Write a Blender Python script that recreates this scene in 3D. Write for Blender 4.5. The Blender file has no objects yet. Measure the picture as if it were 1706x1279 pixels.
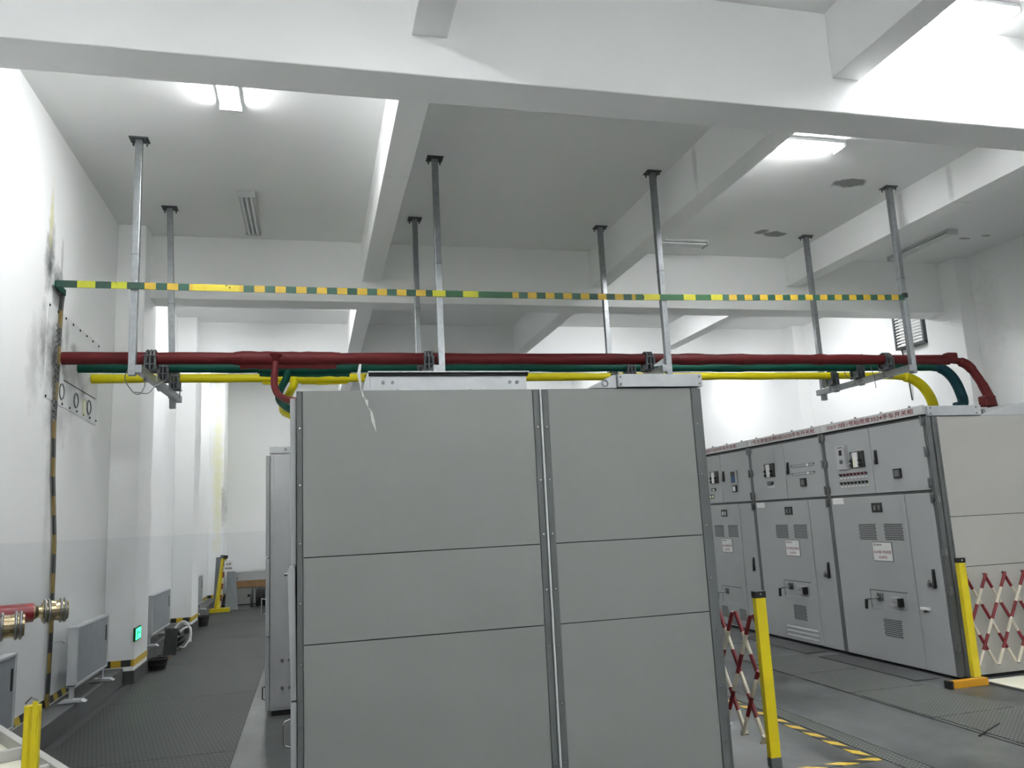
import bpy, math, random
from mathutils import Vector, Matrix
random.seed(7)
S = bpy.context.scene
COL = S.collection
V = Vector

# ------------------------------------------------------------------ camera
YAW, PIT, ROL, FPX, CAMZ = 0.25153153, 0.16810923, -0.04919217, 1319.55, 1.70
fw = V((math.sin(YAW)*math.cos(PIT), math.cos(YAW)*math.cos(PIT), math.sin(PIT)))
rt = V((math.cos(YAW), -math.sin(YAW), 0)); up = rt.cross(fw)
r2 = rt*math.cos(ROL)+up*math.sin(ROL); u2 = -rt*math.sin(ROL)+up*math.cos(ROL)
cd = bpy.data.cameras.new('camera'); cam = bpy.data.objects.new('camera', cd); COL.objects.link(cam)
M = Matrix((r2, u2, -fw)).transposed().to_4x4(); M.translation = V((0, 0, CAMZ)); cam.matrix_world = M
cd.sensor_fit = 'HORIZONTAL'; cd.sensor_width = 36; cd.lens = FPX*36/1706; cd.clip_start = 0.05; cd.clip_end = 200
S.camera = cam
# ------------------------------------------------------------------ light / exposure
W = bpy.data.worlds.new('world'); S.world = W; W.use_nodes = True
W.node_tree.nodes['Background'].inputs[0].default_value = (.8, .9, 1, 1)
W.node_tree.nodes['Background'].inputs[1].default_value = 0.0
S.view_settings.view_transform = 'Standard'; S.view_settings.look = 'None'
S.view_settings.gamma = 1; S.view_settings.use_curve_mapping = False
S.view_settings.exposure = 1.80
S.cycles.max_bounces = 12; S.cycles.diffuse_bounces = 9
TUBE_POWER = 42.0      # emission of the fluorescent tubes

# ------------------------------------------------------------------ materials
def lin(c):
    return tuple((x/255/12.92 if x/255 <= .04045 else ((x/255+.055)/1.055)**2.4) for x in c)+(1,)
def newmat(name):
    m = bpy.data.materials.new(name); m.use_nodes = True
    nt = m.node_tree; b = nt.nodes['Principled BSDF']; return m, nt, b
def N(nt, t, **k):
    n = nt.nodes.new(t)
    for a, v in k.items(): setattr(n, a, v)
    return n
def mth(nt, op, a, b=None, c=None):
    n = N(nt, 'ShaderNodeMath', operation=op)
    for i, x in enumerate((a, b, c)):
        if x is None: continue
        if hasattr(x, 'is_linked'): nt.links.new(x, n.inputs[i])
        else: n.inputs[i].default_value = x
    return n.outputs[0]
def mixc(nt, f, a, b):
    n = N(nt, 'ShaderNodeMix', data_type='RGBA')
    for i, x in ((0, f), (6, a), (7, b)):
        if hasattr(x, 'is_linked'): nt.links.new(x, n.inputs[i])
        else: n.inputs[i].default_value = x
    return n.outputs[2]
def noise(nt, scale, detail=4, vec=None, rough=.55):
    n = N(nt, 'ShaderNodeTexNoise'); n.inputs['Scale'].default_value = scale
    n.inputs['Detail'].default_value = detail; n.inputs['Roughness'].default_value = rough
    if vec is None: vec = N(nt, 'ShaderNodeTexCoord').outputs['Object']
    nt.links.new(vec, n.inputs['Vector']); return n.outputs['Fac']
def bump(nt, b, h, strength, dist):
    n = N(nt, 'ShaderNodeBump'); n.inputs['Strength'].default_value = strength; n.inputs['Distance'].default_value = dist
    nt.links.new(h, n.inputs['Height']); nt.links.new(n.outputs[0], b.inputs['Normal'])
def mat(name, rgb, rough=.5, metal=0., var=.06, nscale=6., bmp=0., spec=.5, lines=None):
    m, nt, b = newmat(name)
    c = lin(rgb); f = noise(nt, nscale)
    d = tuple(x*(1-var*2) for x in c[:3])+(1,); e = tuple(min(1, x*(1+var*2)) for x in c[:3])+(1,)
    nt.links.new(mixc(nt, f, d, e), b.inputs['Base Color'])
    b.inputs['Roughness'].default_value = rough; b.inputs['Metallic'].default_value = metal
    b.inputs['Specular IOR Level'].default_value = spec
    if bmp: bump(nt, b, noise(nt, nscale*8, 3), bmp, .002)
    return m
def emis(name, rgb, s):
    m, nt, b = newmat(name); b.inputs['Base Color'].default_value = lin(rgb)
    b.inputs['Emission Color'].default_value = lin(rgb); b.inputs['Emission Strength'].default_value = s
    return m
def sepxyz(nt):
    tc = N(nt, 'ShaderNodeTexCoord'); s = N(nt, 'ShaderNodeSeparateXYZ'); nt.links.new(tc.outputs['Object'], s.inputs[0])
    return tc.outputs['Object'], s.outputs[0], s.outputs[1], s.outputs[2]
def blob(nt, a, b_, ca, cb, ra, rb, nz, soft=.5):
    """stain mask round (ca, cb): 1 inside, noisy edge"""
    da = mth(nt, 'DIVIDE', mth(nt, 'SUBTRACT', a, ca), ra); db = mth(nt, 'DIVIDE', mth(nt, 'SUBTRACT', b_, cb), rb)
    d = mth(nt, 'SQRT', mth(nt, 'ADD', mth(nt, 'MULTIPLY', da, da), mth(nt, 'MULTIPLY', db, db)))
    d = mth(nt, 'ADD', d, mth(nt, 'MULTIPLY', mth(nt, 'SUBTRACT', nz, .5), 1.6))
    n = N(nt, 'ShaderNodeMapRange'); n.inputs['From Min'].default_value = 1; n.inputs['From Max'].default_value = 1-soft
    nt.links.new(d, n.inputs[0]); return n.outputs[0]
def plaster(name, stains=(), dado=True, base=(243, 244, 243)):
    """white wall paint; stains = (axes, ca, cb, ra, rb, rgb, strength, soft)"""
    m, nt, b = newmat(name); vec, x, y, z = sepxyz(nt); ax = {'x': x, 'y': y, 'z': z}
    c0 = lin(base); f = noise(nt, .7, 5, vec)
    col = mixc(nt, f, tuple(v*.95 for v in c0[:3])+(1,), c0)
    if dado:
        k = mth(nt, 'LESS_THAN', z, 1.7); col = mixc(nt, mth(nt, 'MULTIPLY', k, .35), col, lin((214, 219, 222)))
    nz = noise(nt, 5.5, 6, vec, .65)
    for (p, ca, cb, ra, rb, rgb, st, soft) in stains:
        mk = blob(nt, ax[p[0]], ax[p[1]], ca, cb, ra, rb, nz, soft)
        col = mixc(nt, mth(nt, 'MULTIPLY', mk, st), col, lin(rgb))
    nt.links.new(col, b.inputs['Base Color']); b.inputs['Roughness'].default_value = .7
    b.inputs['Specular IOR Level'].default_value = .25
    bump(nt, b, noise(nt, 1.6, 3, vec), .35, .02)
    return m
def tread_mat(name, dark, light, cell=.035, rot=0., wear=.5):
    """checker plate: short raised dashes turned by 90 degrees from cell to cell"""
    m, nt, b = newmat(name)
    tc = N(nt, 'ShaderNodeTexCoord'); mp = N(nt, 'ShaderNodeMapping'); mp.inputs['Rotation'].default_value = (0, 0, rot)
    nt.links.new(tc.outputs['Object'], mp.inputs[0]); s = N(nt, 'ShaderNodeSeparateXYZ'); nt.links.new(mp.outputs[0], s.inputs[0])
    u = mth(nt, 'DIVIDE', s.outputs[0], cell); v = mth(nt, 'DIVIDE', s.outputs[1], cell)
    fu = mth(nt, 'SUBTRACT', mth(nt, 'FRACT', u), .5); fv = mth(nt, 'SUBTRACT', mth(nt, 'FRACT', v), .5)
    par = mth(nt, 'MODULO', mth(nt, 'ABSOLUTE', mth(nt, 'ADD', mth(nt, 'FLOOR', u), mth(nt, 'FLOOR', v))), 2)
    def dash(a, c):
        q = mth(nt, 'ADD', mth(nt, 'MULTIPLY', mth(nt, 'ABSOLUTE', a), 2.2), mth(nt, 'MULTIPLY', mth(nt, 'ABSOLUTE', c), 6.5))
        return mth(nt, 'LESS_THAN', q, 1.0)
    d1 = dash(fu, fv); d2 = dash(fv, fu)
    msk = mth(nt, 'ADD', mth(nt, 'MULTIPLY', d1, par), mth(nt, 'MULTIPLY', d2, mth(nt, 'SUBTRACT', 1, par)))
    big = noise(nt, .9, 5); big2 = noise(nt, 6, 4)
    w = mth(nt, 'MULTIPLY', msk, mth(nt, 'ADD', mth(nt, 'MULTIPLY', big2, .6), wear*.6))
    base = mixc(nt, big, lin(dark), lin(tuple(min(255, x+26) for x in dark)))
    nt.links.new(mixc(nt, w, base, lin(light)), b.inputs['Base Color'])
    b.inputs['Metallic'].default_value = .35
    nt.links.new(mth(nt, 'SUBTRACT', .62, mth(nt, 'MULTIPLY', msk, .22)), b.inputs['Roughness'])
    bump(nt, b, msk, .8, .002)
    return m
def stripes(name, axis, period, c1, c2, skew=0., axis2=None, phase=0., rough=.5, dirt=None):
    """two-colour stripes along an object axis"""
    m, nt, b = newmat(name); vec, x, y, z = sepxyz(nt); ax = {'x': x, 'y': y, 'z': z}
    t = ax[axis]
    if axis2: t = mth(nt, 'ADD', t, mth(nt, 'MULTIPLY', ax[axis2], skew))
    k = mth(nt, 'LESS_THAN', mth(nt, 'FRACT', mth(nt, 'ADD', mth(nt, 'DIVIDE', t, period), phase)), .5)
    col = mixc(nt, k, lin(c1), lin(c2))
    if dirt:
        for lo, hi, rgb in dirt:      # wrapped repairs where another coloured tape was wound on
            a = mth(nt, 'MULTIPLY', mth(nt, 'GREATER_THAN', ax[axis], lo), mth(nt, 'LESS_THAN', ax[axis], hi))
            q = noise(nt, 9, 3, vec)
            col = mixc(nt, mth(nt, 'MULTIPLY', a, mth(nt, 'GREATER_THAN', q, .36)), col, lin(rgb))
    nt.links.new(mixc(nt, mth(nt, 'MULTIPLY', noise(nt, 14, 4, vec), .35), col, lin((60, 62, 58))), b.inputs['Base Color'])
    b.inputs['Roughness'].default_value = rough
    return m

SOOT = (40, 41, 42)
wall_left_m = plaster('white_plaster_left', [
    ('yz', 8.03, 4.36, .17, .42, SOOT, .9, .9), ('yz', 8.30, 4.10, .20, .34, (40, 58, 52), .85, .9),
    ('yz', 8.02, 4.72, .07, .40, (214, 212, 160), .8, .8), ('yz', 8.40, 4.40, .05, .30, (110, 112, 108), .5, .8),
    ('yz', 7.98, 3.5, .16, .45, SOOT, .6, .9), ('yz', 8.5, 2.9, .5, .35, (150, 152, 152), .5, .9),
    ('yz', 7.75, 3.3, .22, .55, (168, 168, 166), .5, .9), ('yz', 8.3, 2.2, .12, .9, (176, 178, 176), .4, .9),
    ('yz', 21.4, 3.4, .5, 2.2, (226, 228, 186), .8, .8)])
wall_m = plaster('white_plaster')
wall_right_m = plaster('white_plaster_right', [('yz', 10.3, 4.6, .3, .9, (190, 190, 188), .35, .9)])
ceil_m = plaster('white_ceiling_paint', [
    ('xy', 6.64, 8.12, .26, .14, (120, 121, 120), .85, .25), ('xy', 6.70, 9.93, .20, .12, (128, 129, 128), .85, .25),
    ('xy', 6.45, 9.86, .10, .10, (128, 129, 128), .8, .25),
    ('xy', 9.95, 9.75, .12, .05, (140, 141, 140), .7, .3), ('xy', 10.2, 9.6, .1, .05, (140, 141, 140), .7, .3)], dado=False, base=(238, 239, 238))
beam_m = plaster('white_beam_paint', [('yz', 7.45, 5.45, .06, .4, (188, 190, 190), .6, .8)], dado=False, base=(240, 241, 240))
column_m = plaster('white_column_paint')
stain_col_m = plaster('stained_column_paint', [('xz', -2.2, 3.1, .16, 2.4, (226, 226, 180), .7, .8), ('xz', -2.08, 2.4, .04, .7, (130, 130, 124), .5, .7)])
plinth_m = mat('grey_plinth', (62, 63, 62), .75, var=.2, nscale=3, bmp=.3)
kerb_m = mat('grey_kerb', (88, 90, 90), .7, var=.2, nscale=2.5, bmp=.3)
def floor_mat():
    m, nt, b = newmat('polished_grey_concrete')
    n1 = noise(nt, .8, 7, None, .62); n2 = noise(nt, 4, 8, None, .7)
    f = mth(nt, 'ADD', mth(nt, 'MULTIPLY', n1, .6), mth(nt, 'MULTIPLY', n2, .4))
    r = N(nt, 'ShaderNodeMapRange'); r.inputs['From Min'].default_value = .38; r.inputs['From Max'].default_value = .62
    nt.links.new(f, r.inputs[0])
    nt.links.new(mixc(nt, r.outputs[0], lin((40, 42, 42)), lin((100, 103, 103))), b.inputs['Base Color'])
    nt.links.new(mth(nt, 'ADD', mth(nt, 'MULTIPLY', n2, .35), .22), b.inputs['Roughness'])
    bump(nt, b, n2, .15, .004); return m
floor_m = floor_mat()
pit_m = mat('dark_concrete', (62, 64, 64), .75, var=.18, nscale=2, bmp=.3)
plate_m = tread_mat('checker_plate_aisle', (36, 38, 37), (84, 88, 85), .045, .55)
plate2_m = tread_mat('checker_plate_front', (64, 67, 64), (158, 160, 152), .036, .1, .7)
leanplate_m = mat('grey_sheet', (104, 110, 112), .5, .3, nscale=20)
cab_m = mat('grey_cabinet_paint', (126, 128, 126), .42, var=.02, nscale=1.2)
cabf_m = mat('grey_front_paint', (158, 161, 161), .36, var=.025, nscale=1.5)
cab_lit_m = mat('lit_cabinet_paint', (166, 165, 159), .45, var=.02, nscale=1.2)  # paler copy of the cabinet grey; lamp light on the end panel painted in
trim_m = mat('grey_trim_paint', (88, 92, 91), .4, var=.03)
dark_m = mat('dark_gap', (22, 23, 23), .8)
strip_m = mat('pale_title_strip', (190, 192, 190), .4, var=.02)
galv_m = mat('galvanised_steel', (148, 152, 154), .38, .85, var=.14, nscale=22, bmp=.1)
galvl_m = mat('bright_galvanised_sheet', (176, 179, 181), .42, .55, var=.07, nscale=14)
alum_m = mat('brushed_aluminium', (176, 177, 178), .35, .45, var=.06, nscale=4)
clamp_m = mat('cast_grey_clamp', (78, 82, 84), .5, .45, var=.12, nscale=30)
steel_m = mat('bare_steel', (124, 126, 126), .3, .9)
chrome_m = mat('chrome', (205, 206, 206), .18, 1.)
black_m = mat('black_plastic', (22, 23, 24), .4)
rubber_m = mat('black_rubber', (26, 26, 26), .7, var=.2)
white_m = mat('white_plastic', (225, 226, 224), .4)
paper_m = mat('white_label', (222, 223, 221), .6)
red_m = mat('red_insulation', (84, 24, 25), .55, var=.1, nscale=5, bmp=.25, spec=.2)
green_m = mat('green_insulation', (2, 66, 52), .55, var=.08, nscale=5, bmp=.25, spec=.2)
blue_m = mat('blue_green_insulation', (10, 58, 66), .5, var=.08, nscale=5, bmp=.25, spec=.2)
yellow_m = mat('yellow_insulation', (200, 188, 14), .5, var=.05, nscale=5, bmp=.25, spec=.25)
text_red_m = mat('dark_red_lettering', (118, 14, 38), .5)
text_blk_m = mat('black_lettering', (40, 36, 38), .5)
ypost_m = mat('yellow_powder_coat', (202, 184, 24), .35, var=.04)
ypost2_m = mat('ochre_powder_coat', (190, 136, 24), .4, var=.06)
barred_m = mat('red_reflective_tape', (112, 18, 28), .4)
barwht_m = mat('cream_tube_paint', (200, 194, 176), .35, var=.04)
brass_m = mat('silvered_brass', (140, 128, 102), .33, .95, nscale=14)
glossred_m = mat('glossy_red_sleeve', (104, 10, 20), .3)
rad_m = mat('radiator_enamel', (176, 180, 183), .4)
radf_m = stripes('radiator_grille', 'y', .02, (140, 146, 150), (160, 166, 170), rough=.45)
glass_m = mat('dark_window_glass', (14, 16, 17), .08)
lcd_m = mat('blue_display', (34, 74, 128), .2)
meter_m = mat('grey_meter_face', (96, 100, 100), .3)
cream_m = mat('pale_label', (222, 224, 190), .5)
wood_m = mat('crate_wood', (138, 108, 72), .7, var=.2, nscale=12)
cream_board_m = mat('cream_board', (226, 224, 206), .6)
tube_m = emis('lit_tube', (252, 253, 255), TUBE_POWER)
tubeoff_m = mat('unlit_tube', (236, 238, 238), .25)
fixture_m = mat('lamp_housing', (192, 194, 194), .4)
exit_m = emis('exit_green', (40, 255, 110), 2.2)
exitd_m = mat('exit_dark_green', (8, 60, 30), .4)
hazard_m = stripes('hazard_tape', 'y', .26, (214, 188, 30), (34, 36, 34), .9, 'z')
hazx_m = stripes('hazard_tape_across', 'x', .22, (214, 178, 30), (34, 38, 34))
hazfl_y = stripes('floor_hazard_tape_long', 'y', .24, (226, 190, 60), (40, 42, 42), 1.3, 'x')
hazfl_x = stripes('floor_hazard_tape_short', 'x', .24, (226, 190, 60), (40, 42, 42), 1.6, 'y')
strap_m = stripes('green_yellow_tape', 'x', .205, (16, 74, 56), (190, 156, 34), rough=.45, phase=.2,
                  dirt=[(-.1, .74, (14, 62, 48)), (.18, .34, (176, 180, 26)), (.48, .62, (176, 180, 26)), (1.22, 1.66, (200, 182, 26)),
                        (3.62, 4.5, (22, 84, 46)), (3.62, 3.76, (186, 186, 26)), (3.95, 4.12, (186, 186, 26)), (5.95, 7.05, (26, 92, 44)), (6.05, 6.25, (196, 190, 26)), (6.55, 6.7, (196, 190, 26)), (6.9, 7.05, (196, 190, 26))])
strapz_m = stripes('green_yellow_tape_down', 'z', .36, (30, 38, 34), (134, 112, 48), rough=.5)
sooty_m = plaster('sooty_sheet', [('yz', -.72, .0, .34, .38, SOOT, .85, .9), ('yz', -.05, -.05, .5, .3, (120, 121, 120), .5, .9),
    ('yz', -.35, .28, .10, .16, (110, 112, 110), .6, .9), ('yz', -.1, .2, .16, .07, (130, 132, 130), .6, .9)], dado=False, base=(226, 228, 227))

# ------------------------------------------------------------------ mesh builder
class MB:
    def __init__(s): s.v = []; s.f = []; s.m = []; s.s = []
    def add(s, vs, fs, m=0, sm=False):
        o = len(s.v); s.v += [V(p) for p in vs]
        for f in fs: s.f.append([o+i for i in f]); s.m.append(m); s.s.append(sm)
    def box(s, x0, x1, y0, y1, z0, z1, m=0):
        vs = [(x, y, z) for x in (x0, x1) for y in (y0, y1) for z in (z0, z1)]
        s.add(vs, [(0, 1, 3, 2), (4, 6, 7, 5), (0, 4, 5, 1), (2, 3, 7, 6), (0, 2, 6, 4), (1, 5, 7, 3)], m); return s
    def bar(s, a, b, w, h, m=0, upv=(0, 0, 1)):
        a, b = V(a), V(b); d = (b-a).normalized(); u = d.cross(V(upv))
        if u.length < 1e-4: u = d.cross(V((1, 0, 0)))
        u.normalize(); n = u.cross(d)
        vs = [p+u*i*w/2+n*j*h/2 for p in (a, b) for i, j in ((-1, -1), (1, -1), (1, 1), (-1, 1))]
        s.add(vs, [(0, 1, 2, 3), (7, 6, 5, 4), (0, 4, 5, 1), (1, 5, 6, 2), (2, 6, 7, 3), (3, 7, 4, 0)], m); return s
    def tube(s, pts, r, n=16, m=0, caps=True, sx=1., segm=None):
        pts = [V(p) for p in pts]; k = len(pts)
        rr = r if isinstance(r, (list, tuple)) else [r]*k
        t0 = (pts[1]-pts[0]).normalized(); ref = V((0, 0, 1)) if abs(t0.z) < .9 else V((1, 0, 0))
        u = t0.cross(ref).normalized(); rings = []
        for i, p in enumerate(pts):
            t = (pts[min(i+1, k-1)]-pts[max(i-1, 0)]).normalized()
            u = (u-t*u.dot(t)).normalized(); w = t.cross(u)
            rings.append([p+(u*math.cos(2*math.pi*j/n)*sx+w*math.sin(2*math.pi*j/n))*rr[i] for j in range(n)])
        for i in range(k-1):
            s.add(rings[i]+rings[i+1], [(j, (j+1) % n, n+(j+1) % n, n+j) for j in range(n)], segm[i] if segm else m, True)
        if caps:
            s.add(rings[0], [tuple(range(n))[::-1]], segm[0] if segm else m); s.add(rings[-1], [tuple(range(n))], segm[-1] if segm else m)
        return s
    def cyl(s, a, b, r, n=16, m=0, r2=None): return s.tube([a, b], [r, r2 if r2 is not None else r], n, m)
    def ring(s, c, axis, R, r, n=20, k=8, m=0, a0=0, a1=2*math.pi):
        c = V(c); ax = V(axis).normalized(); ref = V((0, 0, 1)) if abs(ax.z) < .9 else V((1, 0, 0))
        u = ax.cross(ref).normalized(); w = ax.cross(u)
        full = abs(a1-a0-2*math.pi) < 1e-6; cnt = n if full else n+1
        rings = []
        for i in range(cnt):
            a = a0+(a1-a0)*i/n; d = u*math.cos(a)+w*math.sin(a)
            rings.append([c+d*(R+r*math.cos(2*math.pi*j/k))+ax*r*math.sin(2*math.pi*j/k) for j in range(k)])
        for i in range(n):
            A, B = rings[i], rings[(i+1) % cnt]
            s.add(A+B, [(j, (j+1) % k, k+(j+1) % k, k+j) for j in range(k)], m, True)
        return s
    def prism(s, pts, vec, m=0):
        n = len(pts); vec = V(vec); vs = [V(p) for p in pts]+[V(p)+vec for p in pts]
        s.add(vs, [tuple(range(n))[::-1], tuple(range(n, 2*n))]+[(i, (i+1) % n, n+(i+1) % n, n+i) for i in range(n)], m); return s
    def build(s, name, mats, parent=None, bev=0, loc=None):
        me = bpy.data.meshes.new(name); off = W_.get(parent.name, V()) if parent else (V(loc) if loc else V())
        me.from_pydata([tuple(p-off) for p in s.v], [], s.f)
        if not isinstance(mats, (list, tuple)): mats = [mats]
        for m in mats: me.materials.append(m)
        me.polygons.foreach_set('material_index', s.m); me.polygons.foreach_set('use_smooth', s.s)
        import bmesh
        b = bmesh.new(); b.from_mesh(me); bmesh.ops.recalc_face_normals(b, faces=b.faces); b.to_mesh(me); b.free()
        me.update()
        o = bpy.data.objects.new(name, me); COL.objects.link(o)
        if parent: o.parent = parent; W_[o.name] = off.copy()
        else:
            o.location = off; W_[o.name] = off.copy()
        if bev:
            md = o.modifiers.new('bevel', 'BEVEL'); md.width = bev; md.segments = 2; md.limit_method = 'ANGLE'
        return o
W_ = {}
def thing(name, loc, label, cat, group=None):
    o = bpy.data.objects.new(name, None); COL.objects.link(o); o.location = loc; o.empty_display_size = .1
    W_[o.name] = V(loc); o['label'] = label; o['category'] = cat
    if group: o['group'] = group
    return o
def tag(o, label, cat, group=None):
    o['label'] = label; o['category'] = cat
    if group: o['group'] = group
    return o
def struct(name, mb, mats, bev=0, loc=None):
    o = mb.build(name, mats, None, bev, loc); o['kind'] = 'structure'; return o
def copy_tree(o, loc=None, label=None, parent=None):
    c = o.copy(); COL.objects.link(c); c.parent = parent
    for ch in list(o.children): copy_tree(ch, parent=c)
    if loc is not None: c.location = loc
    if label: c['label'] = label
    return c
def B(x0, x1, y0, y1, z0, z1, m=0): return MB().box(x0, x1, y0, y1, z0, z1, m)

def text_part(name, string, parent, o, xd, ud, width, height, m, kind='FIT'):
    """flat lettering, fitted into a box of width x height centred on o"""
    cu = bpy.data.curves.new('txt', 'FONT'); cu.body = string; cu.size = 1; cu.extrude = 0; cu.offset = .016; cu.resolution_u = 3
    ob = bpy.data.objects.new('txt', cu); COL.objects.link(ob)
    bpy.context.view_layer.update()
    dg = bpy.context.evaluated_depsgraph_get(); me = bpy.data.meshes.new_from_object(ob.evaluated_get(dg))
    bpy.data.objects.remove(ob); bpy.data.curves.remove(cu)
    xs = [v.co.x for v in me.vertices]; ys = [v.co.y for v in me.vertices]
    if not xs: return None
    x0, x1, y0, y1 = min(xs), max(xs), min(ys), max(ys)
    sx = width/(x1-x0); sy = height/(y1-y0)
    o, xd, ud = V(o), V(xd), V(ud); off = W_[parent.name]
    for v in me.vertices:
        v.co = o+xd*((v.co.x-(x0+x1)/2)*sx)+ud*((v.co.y-(y0+y1)/2)*sy)-off
    me.name = name; me.materials.clear(); me.materials.append(m)
    t = bpy.data.objects.new(name, me); COL.objects.link(t); t.parent = parent; W_[t.name] = off.copy()
    return t

# ================================================================== THE ROOM
XL, XR, YN, YF, ZC = -2.40, 10.80, -3.5, 22.1, 5.68
T = .25
struct('floor', B(XL-T, XR+T, YN-T, YF+T, -.3, 0), floor_m)
struct('ceiling', B(XL-T, XR+T, YN-T, YF+T, ZC, ZC+.2), ceil_m)
struct('wall_left', B(XL-T, XL, YN-T, YF+T, 0, ZC), wall_left_m)
struct('wall_right', B(XR, XR+T, YN-T, YF+T, 0, ZC), wall_right_m)
struct('wall_back', B(XL, XR, YF, YF+T, 0, ZC), wall_m)
struct('wall_front', B(XL, XR, YN-T, YN, 0, ZC), wall_m)
BEAMY = [(5.09, 5.46), (10.95, 11.36), (15.66, 16.05), (-.8, -.4)]
n = 1
for y0, y1 in BEAMY:
    struct('trim_%d' % n, B(XL, XR, y0, y1, 4.80, ZC), beam_m, .008); n += 1
spans = [(YN, -.8), (-.4, 5.09), (5.46, 10.95), (11.36, 15.66), (16.05, YF)]
for x0, x1, zb in ((.70, .955, 5.10), (4.12, 4.375, 5.10), (7.50, 7.76, 5.20)):
    for a, b in spans:
        struct('trim_%d' % n, B(x0, x1, a, b, zb, ZC), beam_m, .006); n += 1
# columns with their plinths and tape bands
for y0, y1, side in ((10.6, 11.4, -1), (15.3, 16.1, -1), (20.3, 21.1, -1), (-1.0, -.2, -1), (10.6, 11.4, 1), (15.3, 16.1, 1)):
    xa, xb = (XL, -2.06) if side < 0 else (10.5, XR)
    mm = stain_col_m if y0 == 20.3 else column_m
    struct('trim_%d' % n, B(xa, xb, y0, y1, .14, ZC if side > 0 else ZC), mm, .01); n += 1
    if side < 0:
        struct('trim_%d' % n, B(xa, xb+.012, y0-.012, y1+.012, 0, .15), plinth_m, .005); n += 1
        struct('trim_%d' % n, B(xa, xb+.003, y0-.003, y1+.003, .20, .275), hazx_m); n += 1
# kerb along the left wall with a hazard tape band above it
for a, b in ((-1, 10.58), (11.42, 15.28), (16.12, 20.28)):
    struct('baseboard_left' if a == -1 else 'trim_%d' % n, B(XL, -2.17, a, b, 0, .19), kerb_m, .008); n += 1
    struct('trim_%d' % n, B(XL, XL+.004, a, b, .20, .27), hazard_m); n += 1

# ================================================================== FLOOR COVERS
def slab(name, x0, x1, y0, y1, h, m, label, cat, group=None, bev=.002):
    return tag(B(x0, x1, y0, y1, 0, h).build(name, m, None, bev), label, cat, group)
ys = [2.2, 4.6, 7.0, 9.4, 11.8, 14.2, 16.6, 19.2]
names = ['nearest', 'second', 'third', 'fourth', 'fifth', 'sixth', 'farthest']
for i in range(7):
    slab('checker_plate', -2.07, -.60, ys[i]+.004, ys[i+1]-.004, .006, plate_m,
         'grey checker plate in the left aisle floor, %s from the camera' % names[i], 'floor plate', 'checker plates of the left aisle')
struct('trim_%d' % n, B(-2.17, -2.075, -1, 21.5, 0, .003), pit_m); n += 1
pl = [(4.70, 5.50, 7.49, 8.43, 'under the middle grey switchgear door'), (4.70, 5.50, 6.58, 7.48, 'in front of the nearest right-hand cabinet door'),
      (4.72, 5.50, 5.60, 6.57, 'beside the yellow foot bar of the right barrier'), (4.74, 7.4, 4.2, 5.59, 'nearest the lower right corner of the view')]
for a, b, c, d, t in pl:
    slab('checker_plate', a, b, c, d, .006, plate2_m, 'worn checker plate '+t, 'floor plate', 'checker plates by the right row')
slab('trench_plate', 3.68, 3.83, 3.2, 7.6, .006, plate2_m, 'narrow strip of checker plate along the striped floor tape', 'floor plate')
slab('trench_plate', 5.52, 5.80, 6.72, 8.22, .010, pit_m, 'dark edged cover strip at the foot of the nearest right cabinet', 'floor plate')
slab('trench_plate', 5.52, 5.80, 8.45, 9.9, .008, pit_m, 'dark cover strip at the foot of the middle right cabinet', 'floor plate')
mb = MB().box(3.585, 3.655, 4.94, 7.6, 0, .0035)
tag(mb.build('floor_tape', hazfl_y), 'yellow and black striped tape running away beside the red white lattice', 'floor tape')
mb = MB().box(2.75, 3.66, 4.87, 4.938, 0, .0035)
tag(mb.build('floor_tape', hazfl_x), 'yellow and black striped tape crossing in front of the barrier foot', 'floor tape')
for a, b, c, d, hh in ((4.686, 4.696, 4.3, 8.45, .003), (3.835, 3.845, 4.0, 7.6, .003), (4.8, 5.8, 8.436, 8.444, .003), (3.85, 5.5, 9.5, 9.508, .003)):
    struct('trim_%d' % n, B(a, b, c, d, 0, hh), dark_m); n += 1
tag(B(6.02, 7.6, 5.75, 6.42, .0, .02).build('cream_board', cream_board_m, None, .003), 'flat cream board lying on the floor at the right end panel', 'board')
tag(B(6.0, 7.7, 5.68, 6.36, .0, .012).build('grey_board', pit_m, None, .003), 'dark thin sheet under the cream board on the floor', 'board')
tag(MB().bar((4.62, 5.05, .006), (5.0, 5.25, .006), .012, .008).build('loose_stick', dark_m), 'thin dark stick lying on the grey floor at lower right', 'stick')

# ================================================================== SWITCHGEAR, RIGHT ROW
FX = 5.88; PITCH = 1.645; DEPTH = 2.65
YD = V((0, -1, 0)); ZU = V((0, 0, 1))
def perf(parent, ya, yb, za, zb, x, cols=12, rows=9, name='vent'):
    """pressed vent: rows of small dark slots, every other row shifted"""
    mb = MB(); dy = (yb-ya)/cols; dz = (zb-za)/rows
    for r in range(rows):
        for c in range(cols):
            y = ya+(c+.25+(.5 if r % 2 else 0))*dy; z = za+(r+.5)*dz
            if y > yb: continue
            hh = min(dy*.36, dz*.42)
            pts = [V((x-.0015, y+hh*math.cos(a+.5), z+hh*math.sin(a+.5))) for a in [k*math.pi/3 for k in range(6)]]
            mb.prism(pts, (.0012, 0, 0))
    return mb.build(name, dark_m, parent)
def hinge(parent, y, z):
    mb = MB().box(FX-.022, FX-.008, y-.022, y+.022, z-.035, z+.035).cyl((FX-.03, y, z-.05), (FX-.03, y, z+.05), .010, 10)
    mb.box(FX-.03, FX-.02, y-.03, y-.012, z-.022, z+.022)
    return mb.build('hinge', steel_m, parent, .002)
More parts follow.
